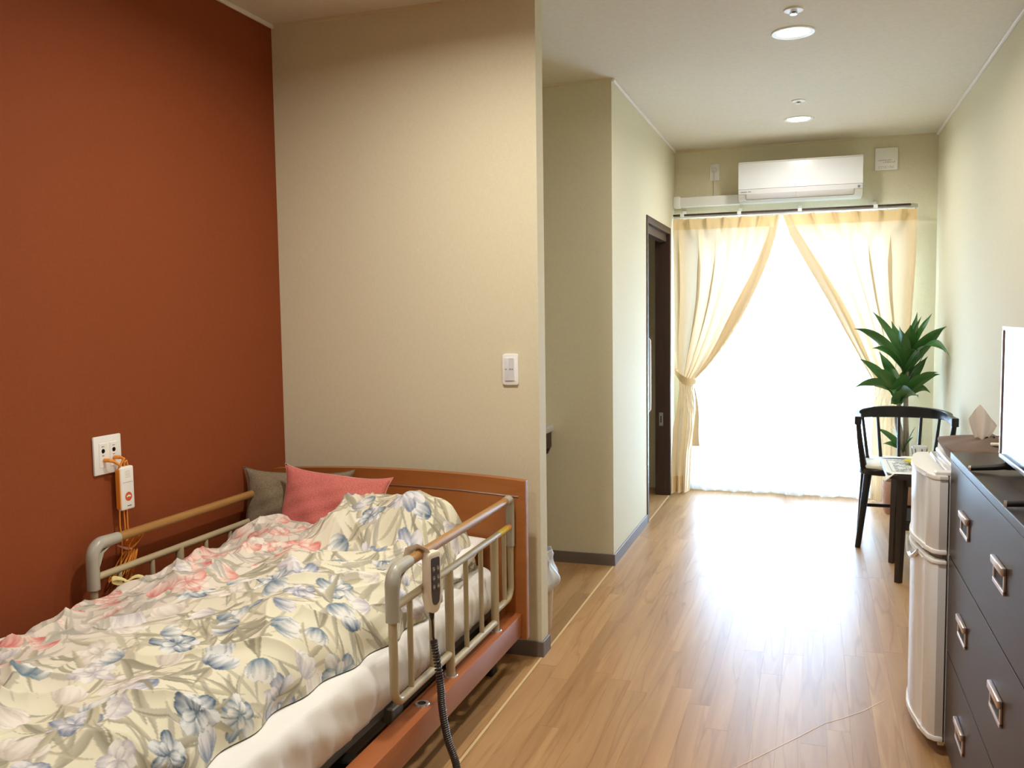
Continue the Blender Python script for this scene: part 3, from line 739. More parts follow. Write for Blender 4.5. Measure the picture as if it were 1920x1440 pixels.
def floral(U, V):
    """printed tulip pattern in fabric coordinates (metres); pink bunches on one side, blue on the other"""
    H_, W_ = U.shape
    s2l = lambda c: np.array(lin(*c)[:3])
    t = np.clip((U-0.42)/0.25, 0, 1)[..., None]
    img = s2l((226, 216, 203))*(1-t) + s2l((231, 225, 200))*t
    img = img*(0.985+0.03*vnoise(U*9, V*9, 5)[..., None])
    du, dv = U[0, 1]-U[0, 0], V[1, 0]-V[0, 0]
    u0, v0 = U[0, 0], V[0, 0]
    us, vs_ = U[0, :], V[:, 0]
    px_ = 0.0016
    def window(cx, cy, r):
        i0, i1 = np.searchsorted(us, cx-r), np.searchsorted(us, cx+r)
        j0, j1 = np.searchsorted(vs_, cy-r), np.searchsorted(vs_, cy+r)
        if i1-i0 < 2 or j1-j0 < 2: return None
        return slice(j0, j1), slice(i0, i1)
    def blend(sl, mask, colr):
        img[sl] = img[sl]*(1-mask[..., None])+colr*mask[..., None]
    def leaf(cx, cy, ang, L, W, bend, c1, c2, al=1.0):
        sl = window(cx, cy, L*1.1)
        if sl is None: return
        x, y = U[sl]-cx, V[sl]-cy
        a = x*math.cos(ang)+y*math.sin(ang); n_ = -x*math.sin(ang)+y*math.cos(ang)
        q = np.clip(a/L, 0, 1)
        cen = bend*L*q*q; wd = W*np.sin(np.pi*np.clip(q, 0, 1)**0.8)**0.8+1e-6
        d = (n_-cen)
        m = np.clip((wd-np.abs(d))/px_/1.5+0.5, 0, 1)*((a > 0) & (a < L))
        f = np.clip(d/wd*0.5+0.5, 0, 1)[..., None]
        colr = c1*(1-f)+c2*f
        blend(sl, m*al, colr)
    def petal(cx, cy, ang, L, W, deep, pale, al=1.0, inv=False):
        sl = window(cx, cy, L*1.15)
        if sl is None: return
        x, y = U[sl]-cx, V[sl]-cy
        a = (x*math.cos(ang)+y*math.sin(ang))/L; n_ = (-x*math.sin(ang)+y*math.cos(ang))/W
        wd = np.sqrt(np.clip(1-(2*a-1.05)**2/1.1, 0, 1))*(0.75+0.35*a)
        inside = (wd-np.abs(n_))
        m = np.clip(inside*W/px_/1.5+0.5, 0, 1)*((a > 0) & (a < 1.02))
        streak = 0.5+0.5*np.sin(n_*9+3*vnoise(n_*4+cx*50, a*3+cy*50, 9))
        g = np.clip(a if inv else 1-a, 0, 1)
        k = np.clip(g*1.15+0.45*(np.abs(n_)/(wd+0.05))**2-0.30+0.25*(streak-0.5), 0, 1)[..., None]
        colr = pale*(1-k)+deep*k
        blend(sl, m*al, colr)
        ol = np.clip(1-np.abs(inside)*W/0.0016, 0, 1)*((a > 0.02) & (a < 1.0))*0.45
        blend(sl, ol*al, deep*0.75)
    rg = random.Random(21)
    olive = [s2l((170, 164, 142)), s2l((192, 186, 166)), s2l((152, 146, 126)), s2l((204, 194, 168))]
    greyl = [s2l((188, 182, 170)), s2l((204, 198, 188)), s2l((176, 176, 168))]
    blue = [(s2l((72, 98, 124)), s2l((228, 230, 230))), (s2l((104, 130, 150)), s2l((236, 234, 228))), (s2l((120, 134, 160)), s2l((230, 226, 228)))]
    pinkc = [(s2l((214, 112, 104)), s2l((240, 214, 202))), (s2l((222, 140, 128)), s2l((242, 226, 214)))]
    lil = [(s2l((190, 184, 192)), s2l((240, 236, 232))), (s2l((204, 192, 182)), s2l((240, 232, 222)))]
    umax, vmax = float(us[-1]), float(vs_[-1])
    cells = []
    step = 0.110
    for j in range(int(vmax/step)+2):
        for i in range(int(umax/step)+2):
            cells.append((i*step+(step/2 if j % 2 else 0)+rg.uniform(-0.025, 0.025), j*step+rg.uniform(-0.03, 0.03)))
    rg.shuffle(cells)
    for (cx, cy) in cells:   # faint filler leaves and shadow blooms first
        c0 = rg.choice(olive+greyl) if cx > 0.45 else rg.choice(greyl+olive[1:2])
        for k in range(4):
            leaf(cx+rg.uniform(-.05, .05), cy+rg.uniform(-.05, .05), rg.uniform(0, 6.28), rg.uniform(0.08, 0.16), rg.uniform(0.004, 0.011), rg.uniform(-0.7, 0.7), c0, rg.choice(olive if cx > 0.45 else greyl), 0.85)
    for (cx, cy) in cells:
        side = cx+rg.uniform(-0.06, 0.06)
        r_ = rg.random()
        if side < 0.50: pal = rg.choice(pinkc) if r_ < 0.62 else rg.choice(lil)
        else: pal = rg.choice(blue) if r_ < 0.66 else rg.choice(lil)
        base_ang = rg.uniform(0, 6.28)
        S = rg.uniform(0.048, 0.074)
        # stem and blade leaves
        for k in range(2):
            leaf(cx, cy, base_ang+math.pi+rg.uniform(-0.5, 0.5), rg.uniform(0.07, 0.15), rg.uniform(0.006, 0.013), rg.uniform(-0.6, 0.6), rg.choice(olive if side > .44 else greyl), rg.choice(olive if side > .44 else greyl))
        leaf(cx, cy, base_ang+math.pi+rg.uniform(-.2, .2), 0.10, 0.0028, rg.uniform(-.5, .5), olive[2], olive[2])
        kind = rg.random()
        if kind < 0.6:      # tulip seen from the side
            for da, ll, ww in ((-0.55, 0.95, 0.30), (0.55, 0.95, 0.30), (-0.28, 1.05, 0.32), (0.28, 1.05, 0.32), (0.0, 0.95, 0.36)):
                petal(cx, cy, base_ang+da, S*ll, S*ww, pal[0], pal[1])
        else:               # opened bloom
            for k in range(6):
                petal(cx, cy, base_ang+k*1.047+rg.uniform(-.15, .15), S*rg.uniform(0.7, 0.95), S*0.30, pal[0], pal[1], inv=(k % 2 == 0))
            for k in range(3):
                petal(cx, cy, base_ang+k*2.1+0.5, S*0.5, S*0.2, pal[0]*0.9, pal[1])
    return np.clip(img, 0, 1)

def duvet():
    NV = 780
    # column layout: left turn-down, top, right turn-down (arc positions in metres)
    nl, nt_, nr = 34, 330, 112
    Y0 = 0.95
    xl = -2.052
    v = np.linspace(0, 1, NV)
    def S(a, b_, x): 
        q = np.clip((x-a)/(b_-a), 0, 1); return q*q*(3-2*q)
    cols = []
    NU = nl+nt_+nr
    Xn = np.zeros((NV, NU)); Yn = np.zeros((NV, NU)); edge = np.zeros((NV, NU)); uf = np.zeros(NU)
    ths_l = np.linspace(0, math.pi/2, nl, endpoint=False); ths_r = np.linspace(math.pi/2, 0, nr)
    ycoarse = Y0+v*(2.9-Y0)
    xr = -1.172 - 0.035*np.clip((2.3-ycoarse)/0.9, 0, 1) + 0.018*(vnoise(ycoarse*4.5, ycoarse*0, 3)-0.5)*2 + 0.012*np.sin(ycoarse*6.5)
    WL, WR = 0.055, 0.165
    for i in range(nl):
        Xn[:, i] = xl+WL*(1-math.cos(ths_l[i])); edge[:, i] = math.sin(ths_l[i]); uf[i] = 0.10*ths_l[i]/(math.pi/2)
    for i in range(nt_):
        q = i/nt_
        Xn[:, nl+i] = (xl+WL)+((xr-WR)-(xl+WL))*q; edge[:, nl+i] = 1; uf[nl+i] = 0.10+0.70*q
    for i in range(nr):
        Xn[:, nl+nt_+i] = xr-WR*(1-math.cos(ths_r[i])); edge[:, nl+nt_+i] = math.sin(ths_r[i])**0.85; uf[nl+nt_+i] = 0.80+0.25*(1-ths_r[i]/(math.pi/2))
    yh = 2.885+0.02*np.sin(Xn[0]*9) + 0.145*S(-1.70, -1.58, Xn[0])
    # the head edge turns down over its last few centimetres
    vh = np.linspace(0, 1, NV)
    nh = 40
    fr = np.concatenate([np.linspace(0, 1, NV-nh), np.ones(nh)])
    th = np.concatenate([np.full(NV-nh, math.pi/2), np.linspace(math.pi/2, 0, nh)])
    for i in range(NU):
        Yn[:, i] = Y0+(yh[i]-0.07-Y0)*fr + 0.07*(np.cos(th))
    headf = np.sin(th)[:, None]
    X, Y = Xn, Yn
    top = 0.506 + 0.052*S(-2.02, -1.68, X) - 0.012*S(-1.45, -1.2, X)
    # hump where the duvet is bunched over the pillow
    hump = S(-1.72, -1.60, X)*(1-S(-1.24, -1.13, X))*S(2.60, 2.88, Y)
    top = top + 0.100*hump
    # valley in front of the hump and the fold lines running down the bed
    top = top - 0.045*np.exp(-((Y-2.66-0.28*(X+1.5))/0.06)**2)*S(-1.75, -1.55, X)
    top = top + 0.026*np.exp(-((X+1.93-0.02*np.sin(Y*5))/0.10)**2)*S(2.60, 2.82, Y)
    def rotn(a, sx, sy, seed, f=ridged):
        ca, sa = math.cos(a), math.sin(a)
        return f((X*ca+Y*sa)*sx+40, (-X*sa+Y*ca)*sy+40, seed)
    w1 = 0.25*(vnoise(X*4+9, Y*4+9, 77)-0.5)
    Xw, Yw = X+w1*0.35, Y+w1*0.3
    puff = 0.050*(vnoise(Xw*4.2+20, Yw*2.6+20, 12)-0.5)
    f1 = ridged((Xw*0.93+Yw*0.37)*6.0+30, (-Xw*0.37+Yw*0.93)*1.7+30, 31)**3*0.034
    f2 = ridged((Xw*0.75-Yw*0.66)*9.0+30, (Xw*0.66+Yw*0.75)*2.4+30, 55)**4*0.022
    f3 = ridged(Xw*20+30, Yw*8+30, 81)**5*0.007
    fhead = S(2.35, 2.8, Y)*(ridged((Xw*0.5+Yw*0.86)*15+3, (-Xw*0.86+Yw*0.5)*6+3, 90)**3*0.012)
    disp = puff+f1+f2+f3+fhead
    E = edge*headf
    zb = 0.412
    Z = zb + (top-zb+disp)*E
    # cloth folds push the side in and out as well
    side = (1-edge)*(X > -1.45)
    X = X + side*(0.026*(ridged(Y*7+5, E*1.5+5, 61)-0.5) + 0.01*np.sin(Y*31+E*3))
    U, V = np.meshgrid(uf, np.linspace(0, 1, NV)*2.0)
    # resample the print onto the (non-uniform) columns
    ug = np.linspace(0, uf[-1], 620); vg = np.linspace(0, 2.0, 1180)
    UG, VG = np.meshgrid(ug, vg)
    img = floral(UG, VG)
    iu = np.clip(np.searchsorted(ug, uf), 1, len(ug)-1); iu = np.where(uf-ug[iu-1] < ug[iu]-uf, iu-1, iu)
    # fabric v follows real length
    ylen = np.linspace(0, 2.0, NV); jv = np.clip(np.round(ylen/2.0*(len(vg)-1)).astype(int), 0, len(vg)-1)
    colr = img[jv][:, iu]
    verts = np.stack([X-(-1.58), Y-2.0, Z-zb], -1).reshape(-1, 3)
    idx = np.arange(NV*NU).reshape(NV, NU)
    quads = np.stack([idx[:-1, :-1], idx[:-1, 1:], idx[1:, 1:], idx[1:, :-1]], -1).reshape(-1, 4)
    me = bpy.data.meshes.new('cover')
    me.vertices.add(len(verts)); me.vertices.foreach_set('co', verts.ravel())
    me.loops.add(quads.size); me.loops.foreach_set('vertex_index', quads.ravel().astype(np.int32))
    me.polygons.add(len(quads)); me.polygons.foreach_set('loop_start', np.arange(0, quads.size, 4, dtype=np.int32))
    try: me.polygons.foreach_set('loop_total', np.full(len(quads), 4, dtype=np.int32))
    except Exception: pass
    me.update(calc_edges=True)
    ca = me.color_attributes.new('print', 'FLOAT_COLOR', 'POINT')
    ca.data.foreach_set('color', np.concatenate([colr.reshape(-1, 3), np.ones((NV*NU, 1))], 1).ravel().astype(np.float32))
    me.validate()
    t = thing('duvet', 'floral duvet with blue and pink tulips spread over the bed', 'duvet', (-1.58, 2.0, zb))
    o = link('cover', me, fabric_mat('tulip_print', base_attr='print', weave=700, bump=0.12), t, sharp=180)
    ORG[o.name] = ORG[t.name]
    # piping along the head edge
    MB().tube([(float(X[-nh//2, i]), float(Y[-nh//2, i])+0.002, float(Z[-nh//2, i])) for i in range(nl, nl+nt_+10, 4)], 0.003, 6).build('piping', M['ribbon'], t)
    MB().tube([(-1.655, 2.93, 0.60), (-1.685, 2.925, 0.635), (-1.70, 2.92, 0.645), (-1.695, 2.925, 0.625), (-1.665, 2.93, 0.598)], 0.003, 6).build('tie_loop', M['pinkseam'], t)
duvet()
# ribbon bow tied at the far edge of the duvet
t = thing('ribbon_bow', 'pale yellow ribbon bow at the wall edge of the duvet', 'ribbon', (-2.03, 2.19, 0.53))
be1, be3 = Vector((0.735, 0.678, 0)), Vector((-0.60, 0.65, 0.35)); bc = Vector((-2.022, 2.200, 0.538))
def bow(side, L, Hh):
    def fn(u, v):
        a = u*2*math.pi
        return bc + be1*(side*L*(1-math.cos(a))/2) + Vector((0, 0, 1))*(Hh*math.sin(a)*0.5 + 0.012*(1-math.cos(a))/2) + (be3*0.6+Vector((0, 0, 0.8)))*(0.014*(v-0.5)*(0.5+0.5*(1-math.cos(a))/2))
    return fn
MB().grid(bow(-1, 0.042, 0.016), 24, 4).build('loop', M['ribbon'], t, thick=0.0015, sharp=180)
MB().grid(lambda u, v: bc + be1*(0.052*u) + Vector((0, 0, 0.018*math.sin(u*2.6)-0.006*u)) + (be3*0.5+Vector((0, 0, 0.8)))*(0.014*(v-0.5)*(0.4+0.6*u)), 12, 4).build('tail', M['ribbon'], t, thick=0.0015, sharp=180)
MB().grid(lambda u, v: bc + be1*(-0.030*u) + Vector((0, 0, -0.020*u)) + (be3*0.5+Vector((0, 0, 0.8)))*(0.013*(v-0.5)*(0.4+0.6*u)), 10, 4).build('tail', M['ribbon'], t, thick=0.0015, sharp=180)
MB().lathe([(0.0, -0.008), (0.007, -0.004), (0.008, 0.004), (0.0, 0.008)], tuple(bc), 10).build('knot', M['ribbon'], t)

# ---------------------------------------------------------------- bed rails
def bed_rail(label, X, sx, grip_end):
    """sx = +1: outer side faces +X"""
    t = thing('bed_rail', label, 'bed rail', (X, 2.63, BOARD_T), 'detachable bed side rails')
    yn, yf, zt, zl, zb = 2.135, 3.128, 0.665, 0.562, 0.292
    r_ = 0.0125
    # bent outer frame: near upright, rounded lower corners, far upright
    def bend(cy, cz, rad, a0, a1): return [(X, cy+rad*math.cos(R(a)), cz+rad*math.sin(R(a))) for a in np.linspace(a0, a1, 8)]
    pts = [(X, yn, zl+0.01)]+bend(yn+0.045, zb+0.045, 0.045, 180, 270)
    MB().tube(pts+[(X, 2.53-0.01, zb)], r_, 14).build('near_upright', M['rail'], t)
    MB().tube([(X, 2.95+0.01, zb)]+bend(yf-0.045, zb+0.045, 0.045, 270, 360)+[(X, yf, zl+0.01)], r_, 14).build('far_upright', M['rail'], t)
    MB().tube([(X, 2.53, zb-0.040), (X, 2.95, zb-0.040)], r_, 14).build('bottom_bar', M['rail'], t)
    lb = MB().tube([(X, yn, zl), (X, yf, zl)], r_*0.92, 14).build('middle_bar', M['rail'], t)
    MB().tube([(X, yf-0.135, zl), (X, yf-0.018, zl)], r_*0.95, 14).build('warning_sticker', M['yellow'], lb)
    M.setdefault('stick2', mat('orange_sticker', lin(232, 160, 96), 0.5, var=(9, (1, 1, 1), 0.05)))
    MB().tube([(X, yf-0.045, zl), (X, yf-0.014, zl)], r_*0.97, 14).build('orange_sticker', M['stick2'], lb)
    for yy in (2.53, 2.95):
        MB().tube([(X, yy, zl), (X, yy, BOARD_T-0.06)], 0.0145, 16).build('mounting_post', M['rail'], t)
    for yy, z0 in ((2.243, zb), (2.393, zb), (2.672, zb-0.04), (2.812, zb-0.04), (3.055, zb)):
        MB().tube([(X, yy, zl), (X, yy, z0)], 0.0085, 12).build('bar', M['rail'], t)
    # turned wooden handrail between grey corner fittings
    MB().tube([(X, yn+0.085, zt), (X, yf-0.04, zt)], 0.0150, 18).build('handrail', M['handrail'], t)
    cn = [(X, yn, zl-0.035), (X, yn, zt-0.045)]+bend(yn+0.042, zt-0.042, 0.042, 180, 90)+[(X, yn+0.11, zt)]
    g = MB().tube(cn, [0.0195]*2+[0.0200]*8+[0.0175], 16)
    g.prism([(yn+0.01, zt-0.085), (yn+0.018, zt-0.03), (yn+0.075, zt-0.010), (yn+0.036, zt-0.03)], X-0.012, X+0.012, axis=0)
    g.build('near_corner_grip', M['greyplastic'], t)
    cf = [(X, yf-0.055, zt), (X, yf-0.03, zt)]+bend(yf-0.020, zt-0.020, 0.020, 90, 0)+[(X, yf, zt-0.04), (X, yf, zl-0.075)]
    MB().tube(cf, [0.0165]*2+[0.0175]*8+[0.0175, 0.0165], 16).build('far_corner_grip', M['greyplastic'], t)
    return t
bed_rail('beige bed rail with wooden handrail on the floor side, holding the remote', -1.073, 1, True)
bed_rail('beige bed rail with wooden handrail against the terracotta wall', -2.090, -1, True)

# ---------------------------------------------------------------- bed remote with coiled cord
RX, RYc = -1.046, 2.335
t = thing('bed_remote', 'beige bed remote with dark keypad hooked over the bed rail', 'remote control', (RX, RYc, 0.5))
rotr = Euler((0, 0, R(-16))).to_matrix()
def rloc(p): return Vector((RX, RYc, 0.60)) + rotr @ Vector(p)
def rprism(poly, d0, d1, name, m, parent, bev=0.0):
    # outline in (y,z), extruded along local x
    b = MB(); b.prism(poly, d0, d1, axis=0, bevel=bev)
    for v in b.bm.verts: v.co = rloc(v.co)
    return b.build(name, m, parent)
body = arc(0.015, 0.060, 0.013, 0, 90, 5)+arc(-0.015, 0.060, 0.013, 90, 180, 5)+[(-0.028, -0.055)]+arc(0, -0.085, 0.024, 195, 345, 9)+[(0.028, -0.055)]
rprism(body, -0.012, 0.016, 'body', M['offwhite'], t, 0.005)
pan = arc(0.013, 0.050, 0.006, 0, 90, 4)+arc(-0.013, 0.050, 0.006, 90, 180, 4)+[(-0.019, -0.045)]+arc(0, -0.068, 0.016, 195, 345, 9)+[(0.019, -0.045)]
kp = rprism(pan, 0.0155, 0.0175, 'keypad', M['panel'], t)
for iz in range(3):
    for iy in (-1, 1):
        c_ = (iy*0.0095, 0.022-iz*0.026)
        rprism([(c_[0]+0.0065*math.cos(a), c_[1]+0.0085*math.sin(a)) for a in np.linspace(0, 6.283, 13)[:-1]], 0.0174, 0.0195, 'button', M['grey'], kp, 0.0006)
        q = [(c_[0]-0.0035, c_[1]-0.002), (c_[0]+0.0035, c_[1]-0.002), (c_[0], c_[1]+0.004)] if iz != 1 else [(c_[0]-0.003, c_[1]-0.002), (c_[0]+0.003, c_[1]-0.002), (c_[0]+0.003, c_[1]+0.001), (c_[0]-0.003, c_[1]+0.001)]
        rprism(q, 0.0194, 0.0199, 'arrow_mark', M['paleink'], kp)
# hook over the handrail
MB().tube([rloc((-0.004, -0.004, 0.060)), (RX-0.010, RYc-0.02, 0.683), (-1.073, RYc-0.025, 0.690), (-1.100, RYc-0.03, 0.680), (-1.104, RYc-0.03, 0.655)], 0.006, 8, flat=(0.6, 2.6)).build('hook', M['offwhite'], t)
cb = rloc((0, 0, -0.108))
MB().tube([cb+Vector((0, 0, 0.006)), cb+Vector((0, 0, -0.018)), cb+Vector((0, 0, -0.024))], [0.009, 0.006, 0.004], 12).build('strain_relief', M['black'], t)
p0 = cb+Vector((0, 0, -0.02))
MB().tube([p0, p0+Vector((0.001, 0.002, -0.03)), p0+Vector((0.002, 0.0, -0.055)), p0+Vector((0.004, 0.006, -0.068))], 0.0035, 8).build('straight_cord', M['cordblack'], t)
cp = [p0+Vector((0.004, 0.0, -0.065)), Vector((-1.016, 2.315, 0.30)), Vector((-1.004, 2.300, 0.22)), Vector((-0.982, 2.285, 0.14)), Vector((-0.950, 2.270, 0.07)), Vector((-0.925, 2.20, 0.022)), Vector((-0.915, 2.02, 0.016))]
pts = []; turns = 84; per = 10; rad = 0.0085
def spl(s):
    n = len(cp)-1; f = s*n; i = min(int(f), n-1); u = f-i
    p = [cp[max(i-1, 0)], cp[i], cp[i+1], cp[min(i+2, n)]]
    return 0.5*((2*p[1])+(-p[0]+p[2])*u+(2*p[0]-5*p[1]+4*p[2]-p[3])*u*u+(-p[0]+3*p[1]-3*p[2]+p[3])*u**3)
nrm = Vector((1, 0, 0))
for k in range(turns*per+1):
    s_ = k/(turns*per); c_ = spl(s_); tg = (spl(min(1, s_+0.004))-spl(max(0, s_-0.004))).normalized()
    nrm = (nrm-tg*nrm.dot(tg)).normalized(); bi = tg.cross(nrm); a = 2*math.pi*k/per
    pts.append(c_+nrm*(rad*math.cos(a))+bi*(rad*math.sin(a)))
MB().tube(pts, 0.0036, 6).build('coiled_cord', M['cordblack'], t)

# ---------------------------------------------------------------- wall fittings above the bed
OX = XRED
t = thing('call_socket', 'white square call-button socket plate on the terracotta wall', 'socket', (OX, 2.278, 0.86))
MB().box(OX, OX+0.009, 2.219, 2.337, 0.862, 0.986, 0.004, 2).build('plate', M['white'], t)
for yy in (2.255, 2.301):
    mo = MB().box(OX+0.008, OX+0.011, yy-0.016, yy+0.016, 0.885, 0.963, 0.001, 1).build('module', M['white'], t, smooth=False)
    MB().lathe([(0.0072, 0.0), (0.0072, 0.0008), (0.0064, 0.0008), (0.0064, 0.0)], (OX+0.011, yy, 0.938), 14, axis=0).build('jack_ring', M['ink'], mo)
    MB().lathe([(0.0018, 0.0), (0.0018, 0.001), (0.0, 0.001)], (OX+0.011, yy, 0.938), 8, axis=0).build('jack_hole', M['darkgrey'], mo)
    MB().box(OX+0.0108, OX+0.0115, yy-0.005, yy+0.004, 0.922, 0.924).box(OX+0.0108, OX+0.0115, yy-0.006, yy+0.005, 0.951, 0.953).build('printed_mark', M['ink'], mo, smooth=False)['kind'] = 'stuff'
t = thing('nurse_call', 'white handset with orange round button and orange cords hanging from the socket', 'call button', (OX+0.02, 2.33, 0.73))
hx0 = OX+0.014
bdy = MB().box(hx0, hx0+0.022, 2.298, 2.358, 0.735, 0.878, 0.006, 3).build('handset', M['white'], t)
MB().box(hx0+0.002, hx0+0.020, 2.2945, 2.2985, 0.742, 0.872, 0.0015, 1).build('orange_side', M['orange'], bdy)
bt = MB().lathe([(0.0, 0.0012), (0.0145, 0.0012), (0.0150, 0.0)], (hx0+0.0218, 2.329, 0.779), 24, axis=0).build('button', M['orangeprint'], bdy)
MB().prism([(2.329+0.0105*math.cos(R(a)), 0.776+0.0085*math.sin(R(a))) for a in np.linspace(15, 165, 9)]+[(2.329+0.005*math.cos(R(a)), 0.776+0.0035*math.sin(R(a))) for a in np.linspace(165, 15, 7)], hx0+0.0228, hx0+0.0234, axis=0).build('arc_symbol', M['white'], bt, smooth=False)
b = MB(); b.box(hx0+0.0218, hx0+0.0224, 2.306, 2.352, 0.826, 0.8268).box(hx0+0.0218, hx0+0.0224, 2.322, 2.340, 0.747, 0.750)
b.build('printed_mark', M['ink'], bdy, smooth=False)['kind'] = 'stuff'
b = MB()
for i in range(5): b.box(hx0+0.0218, hx0+0.0222, 2.318, 2.340, 0.842+i*0.005, 0.8432+i*0.005)
b.build('speaker_slots', M['paleink'], bdy, smooth=False)['kind'] = 'stuff'
for yy, z0, y1 in ((2.257, 0.908, 2.300), (2.300, 0.912, 2.303)):
    MB().tube([(OX+0.012, yy, z0), (OX+0.030, yy+0.004, z0), (OX+0.036, yy+0.016, z0-0.006), (OX+0.032, y1, 0.885), (OX+0.024, y1, 0.868)], [0.0065, 0.0065, 0.005, 0.0035, 0.003], 10).build('plug', M['orange'], t)
MB().tube([(hx0+0.012, 2.326, 0.876), (hx0+0.014, 2.327, 0.892), (hx0+0.012, 2.338, 0.896), (hx0+0.010, 2.344, 0.878)], 0.003, 8).build('hanging_loop', M['orange'], t)
cords = [[(OX+0.024, 2.300, 0.745), (OX+0.022, 2.300, 0.69), (OX+0.024, 2.304, 0.64), (OX+0.03, 2.295, 0.60), (OX+0.03, 2.285, 0.56)],
         [(OX+0.024, 2.318, 0.737), (OX+0.022, 2.322, 0.68), (OX+0.025, 2.322, 0.62), (OX+0.03, 2.33, 0.56), (OX+0.03, 2.33, 0.44)],
         [(OX+0.026, 2.330, 0.737), (OX+0.024, 2.332, 0.68), (OX+0.030, 2.330, 0.63), (OX+0.034, 2.318, 0.59)]]
for c_ in cords: MB().tube(c_, 0.0024, 7).build('cord', M['orange'], t)
rc = random.Random(9)
for k in range(5):   # bundled slack: flat loops above and below the tie
    cy, cz = 2.335+0.006*k, 0.640+0.004*k; L1 = 0.055+0.008*k
    MB().tube([(OX+0.022+0.004*k+0.004*math.cos(a), 2.312+L1*(0.5-0.5*math.cos(a)), 0.612+0.5*L1*(0.5-0.5*math.cos(a))+0.016*math.sin(a)) for a in np.linspace(0, 6.28, 18)[:-1]], 0.0022, 6, closed=True).build('cord_coil', M['orange'], t)
    MB().tube([(OX+0.022+0.004*k+0.004*math.cos(a), 2.318-0.075*(0.5-0.5*math.cos(a))*(1-0.15*k)+0.008*k, 0.600-(0.085+0.004*k)*(0.5-0.5*math.cos(a))+0.010*math.sin(a)) for a in np.linspace(0, 6.28, 18)[:-1]], 0.0022, 6, closed=True).build('cord_coil', M['orange'], t)
MB().tube([(OX+0.022, 2.285, 0.625), (OX+0.035, 2.310, 0.610), (OX+0.045, 2.325, 0.606)], [0.002, 0.005, 0.003], 8).build('twist_tie', M['pinkseam'], t)

# light switch on the partition
t = thing('light_switch', 'white rocker light switch on the cream partition wall', 'light switch', (-1.119, YP0, 1.08))
MB().prism(rrect(-1.152, -1.086, 1.081, 1.203, 0.010), YP0-0.009, YP0, axis=1, bevel=0.003).build('plate', M['white'], t)
rk = MB().prism(rrect(-1.142, -1.102, 1.098, 1.188, 0.002), YP0-0.0125, YP0-0.008, axis=1, bevel=0.001).build('rocker', M['whitegloss'], t)
MB().box(-1.124, -1.104, YP0-0.0132, YP0-0.0122, 1.10, 1.186).build('name_plate', M['acgrey'], rk, smooth=False)
b = MB(); b.box(-1.138, -1.1335, YP0-0.0135, YP0-0.0122, 1.141, 1.1445)
for i in range(3): b.box(-1.122+i*0.006, -1.119+i*0.006, YP0-0.014, YP0-0.013, 1.141, 1.1455)
b.build('printed_mark', M['ink'], rk, smooth=False)['kind'] = 'stuff'

# ================================================================== DRESSER
DX0, DX1, DYn, DYf, DZt = 0.388, 0.796, 1.83, 2.868, 0.935
t = thing('dresser', 'dark brown three-drawer dresser with metal pulls along the right wall', 'dresser', ((DX0+DX1)/2, (DYn+DYf)/2, 0))
b = MB(); b.box(DX0+0.022, DX1, DYn, DYf, 0.045, DZt-0.022, 0.001, 1).box(DX0+0.035, DX1, DYn+0.02, DYf-0.02, 0.0, 0.05)
b.build('carcass', M['chest'], t, smooth=False)
tp = MB().box(DX0-0.002, DX1, DYn-0.002, DYf+0.002, DZt-0.022, DZt, 0.002, 2).build('top', M['chest'], t, smooth=False)
for (z0, z1) in ((0.631, 0.910), (0.342, 0.627), (0.052, 0.338)):
    d = MB().box(DX0, DX0+0.020, DYn+0.002, DYf-0.002, z0, z1, 0.0004, 1).build('drawer_front', M['chest'], t, smooth=False)
    zc = (z0+z1)/2+0.012
    for yc in (2.583, 2.118):
        h_ = MB(); a = 0.060
        h_.box(DX0-0.005, DX0, yc-a, yc-a+0.008, zc-0.028, zc+0.026, 0.001, 1).box(DX0-0.005, DX0, yc+a-0.008, yc+a, zc-0.028, zc+0.026, 0.001, 1)
        h_.box(DX0-0.006, DX0, yc-a, yc+a, zc-0.032, zc-0.022, 0.001, 1)
        h_.box(DX0-0.011, DX0, yc-a-0.001, yc+a+0.001, zc+0.010, zc+0.028, 0.003, 2)
        hd = h_.build('pull', M['bronze'], d)
        MB().box(DX0-0.0015, DX0+0.0005, yc-a+0.006, yc+a-0.006, zc-0.024, zc+0.014).build('finger_recess', M['darkgrey'], hd, smooth=False)

# ---------------------------------------------------------------- television
t = thing('television', 'small flat television with silver frame standing on the dresser', 'television', (0.47, 2.29, DZt))
TX, TY0, TY1, TZ0, TZ1 = 0.462, 2.010, 2.572, 0.968, 1.308
fr_ = MB(); e = 0.011
fr_.box(TX-0.003, TX+0.018, TY0, TY1, TZ0, TZ0+e, 0.002, 1).box(TX-0.003, TX+0.018, TY0, TY1, TZ1-e, TZ1, 0.002, 1).box(TX-0.003, TX+0.018, TY0, TY0+e, TZ0+e, TZ1-e, 0.002, 1).box(TX-0.003, TX+0.018, TY1-e, TY1, TZ0+e, TZ1-e, 0.002, 1)
fr_.build('frame', M['silver'], t)
MB().box(TX, TX+0.012, TY0+e, TY1-e, TZ0+e, TZ1-e).build('screen', M['screen'], t, smooth=False)
MB().prism([(TX+0.012, TZ0+0.004), (TX+0.018, TZ0+0.004), (TX+0.055, TZ0+0.03), (TX+0.055, TZ0+0.2), (TX+0.020, TZ1-0.02), (TX+0.012, TZ1-0.005)], TY0+0.01, TY1-0.01, axis=1).build('back_case', M['black'], t, smooth=False)
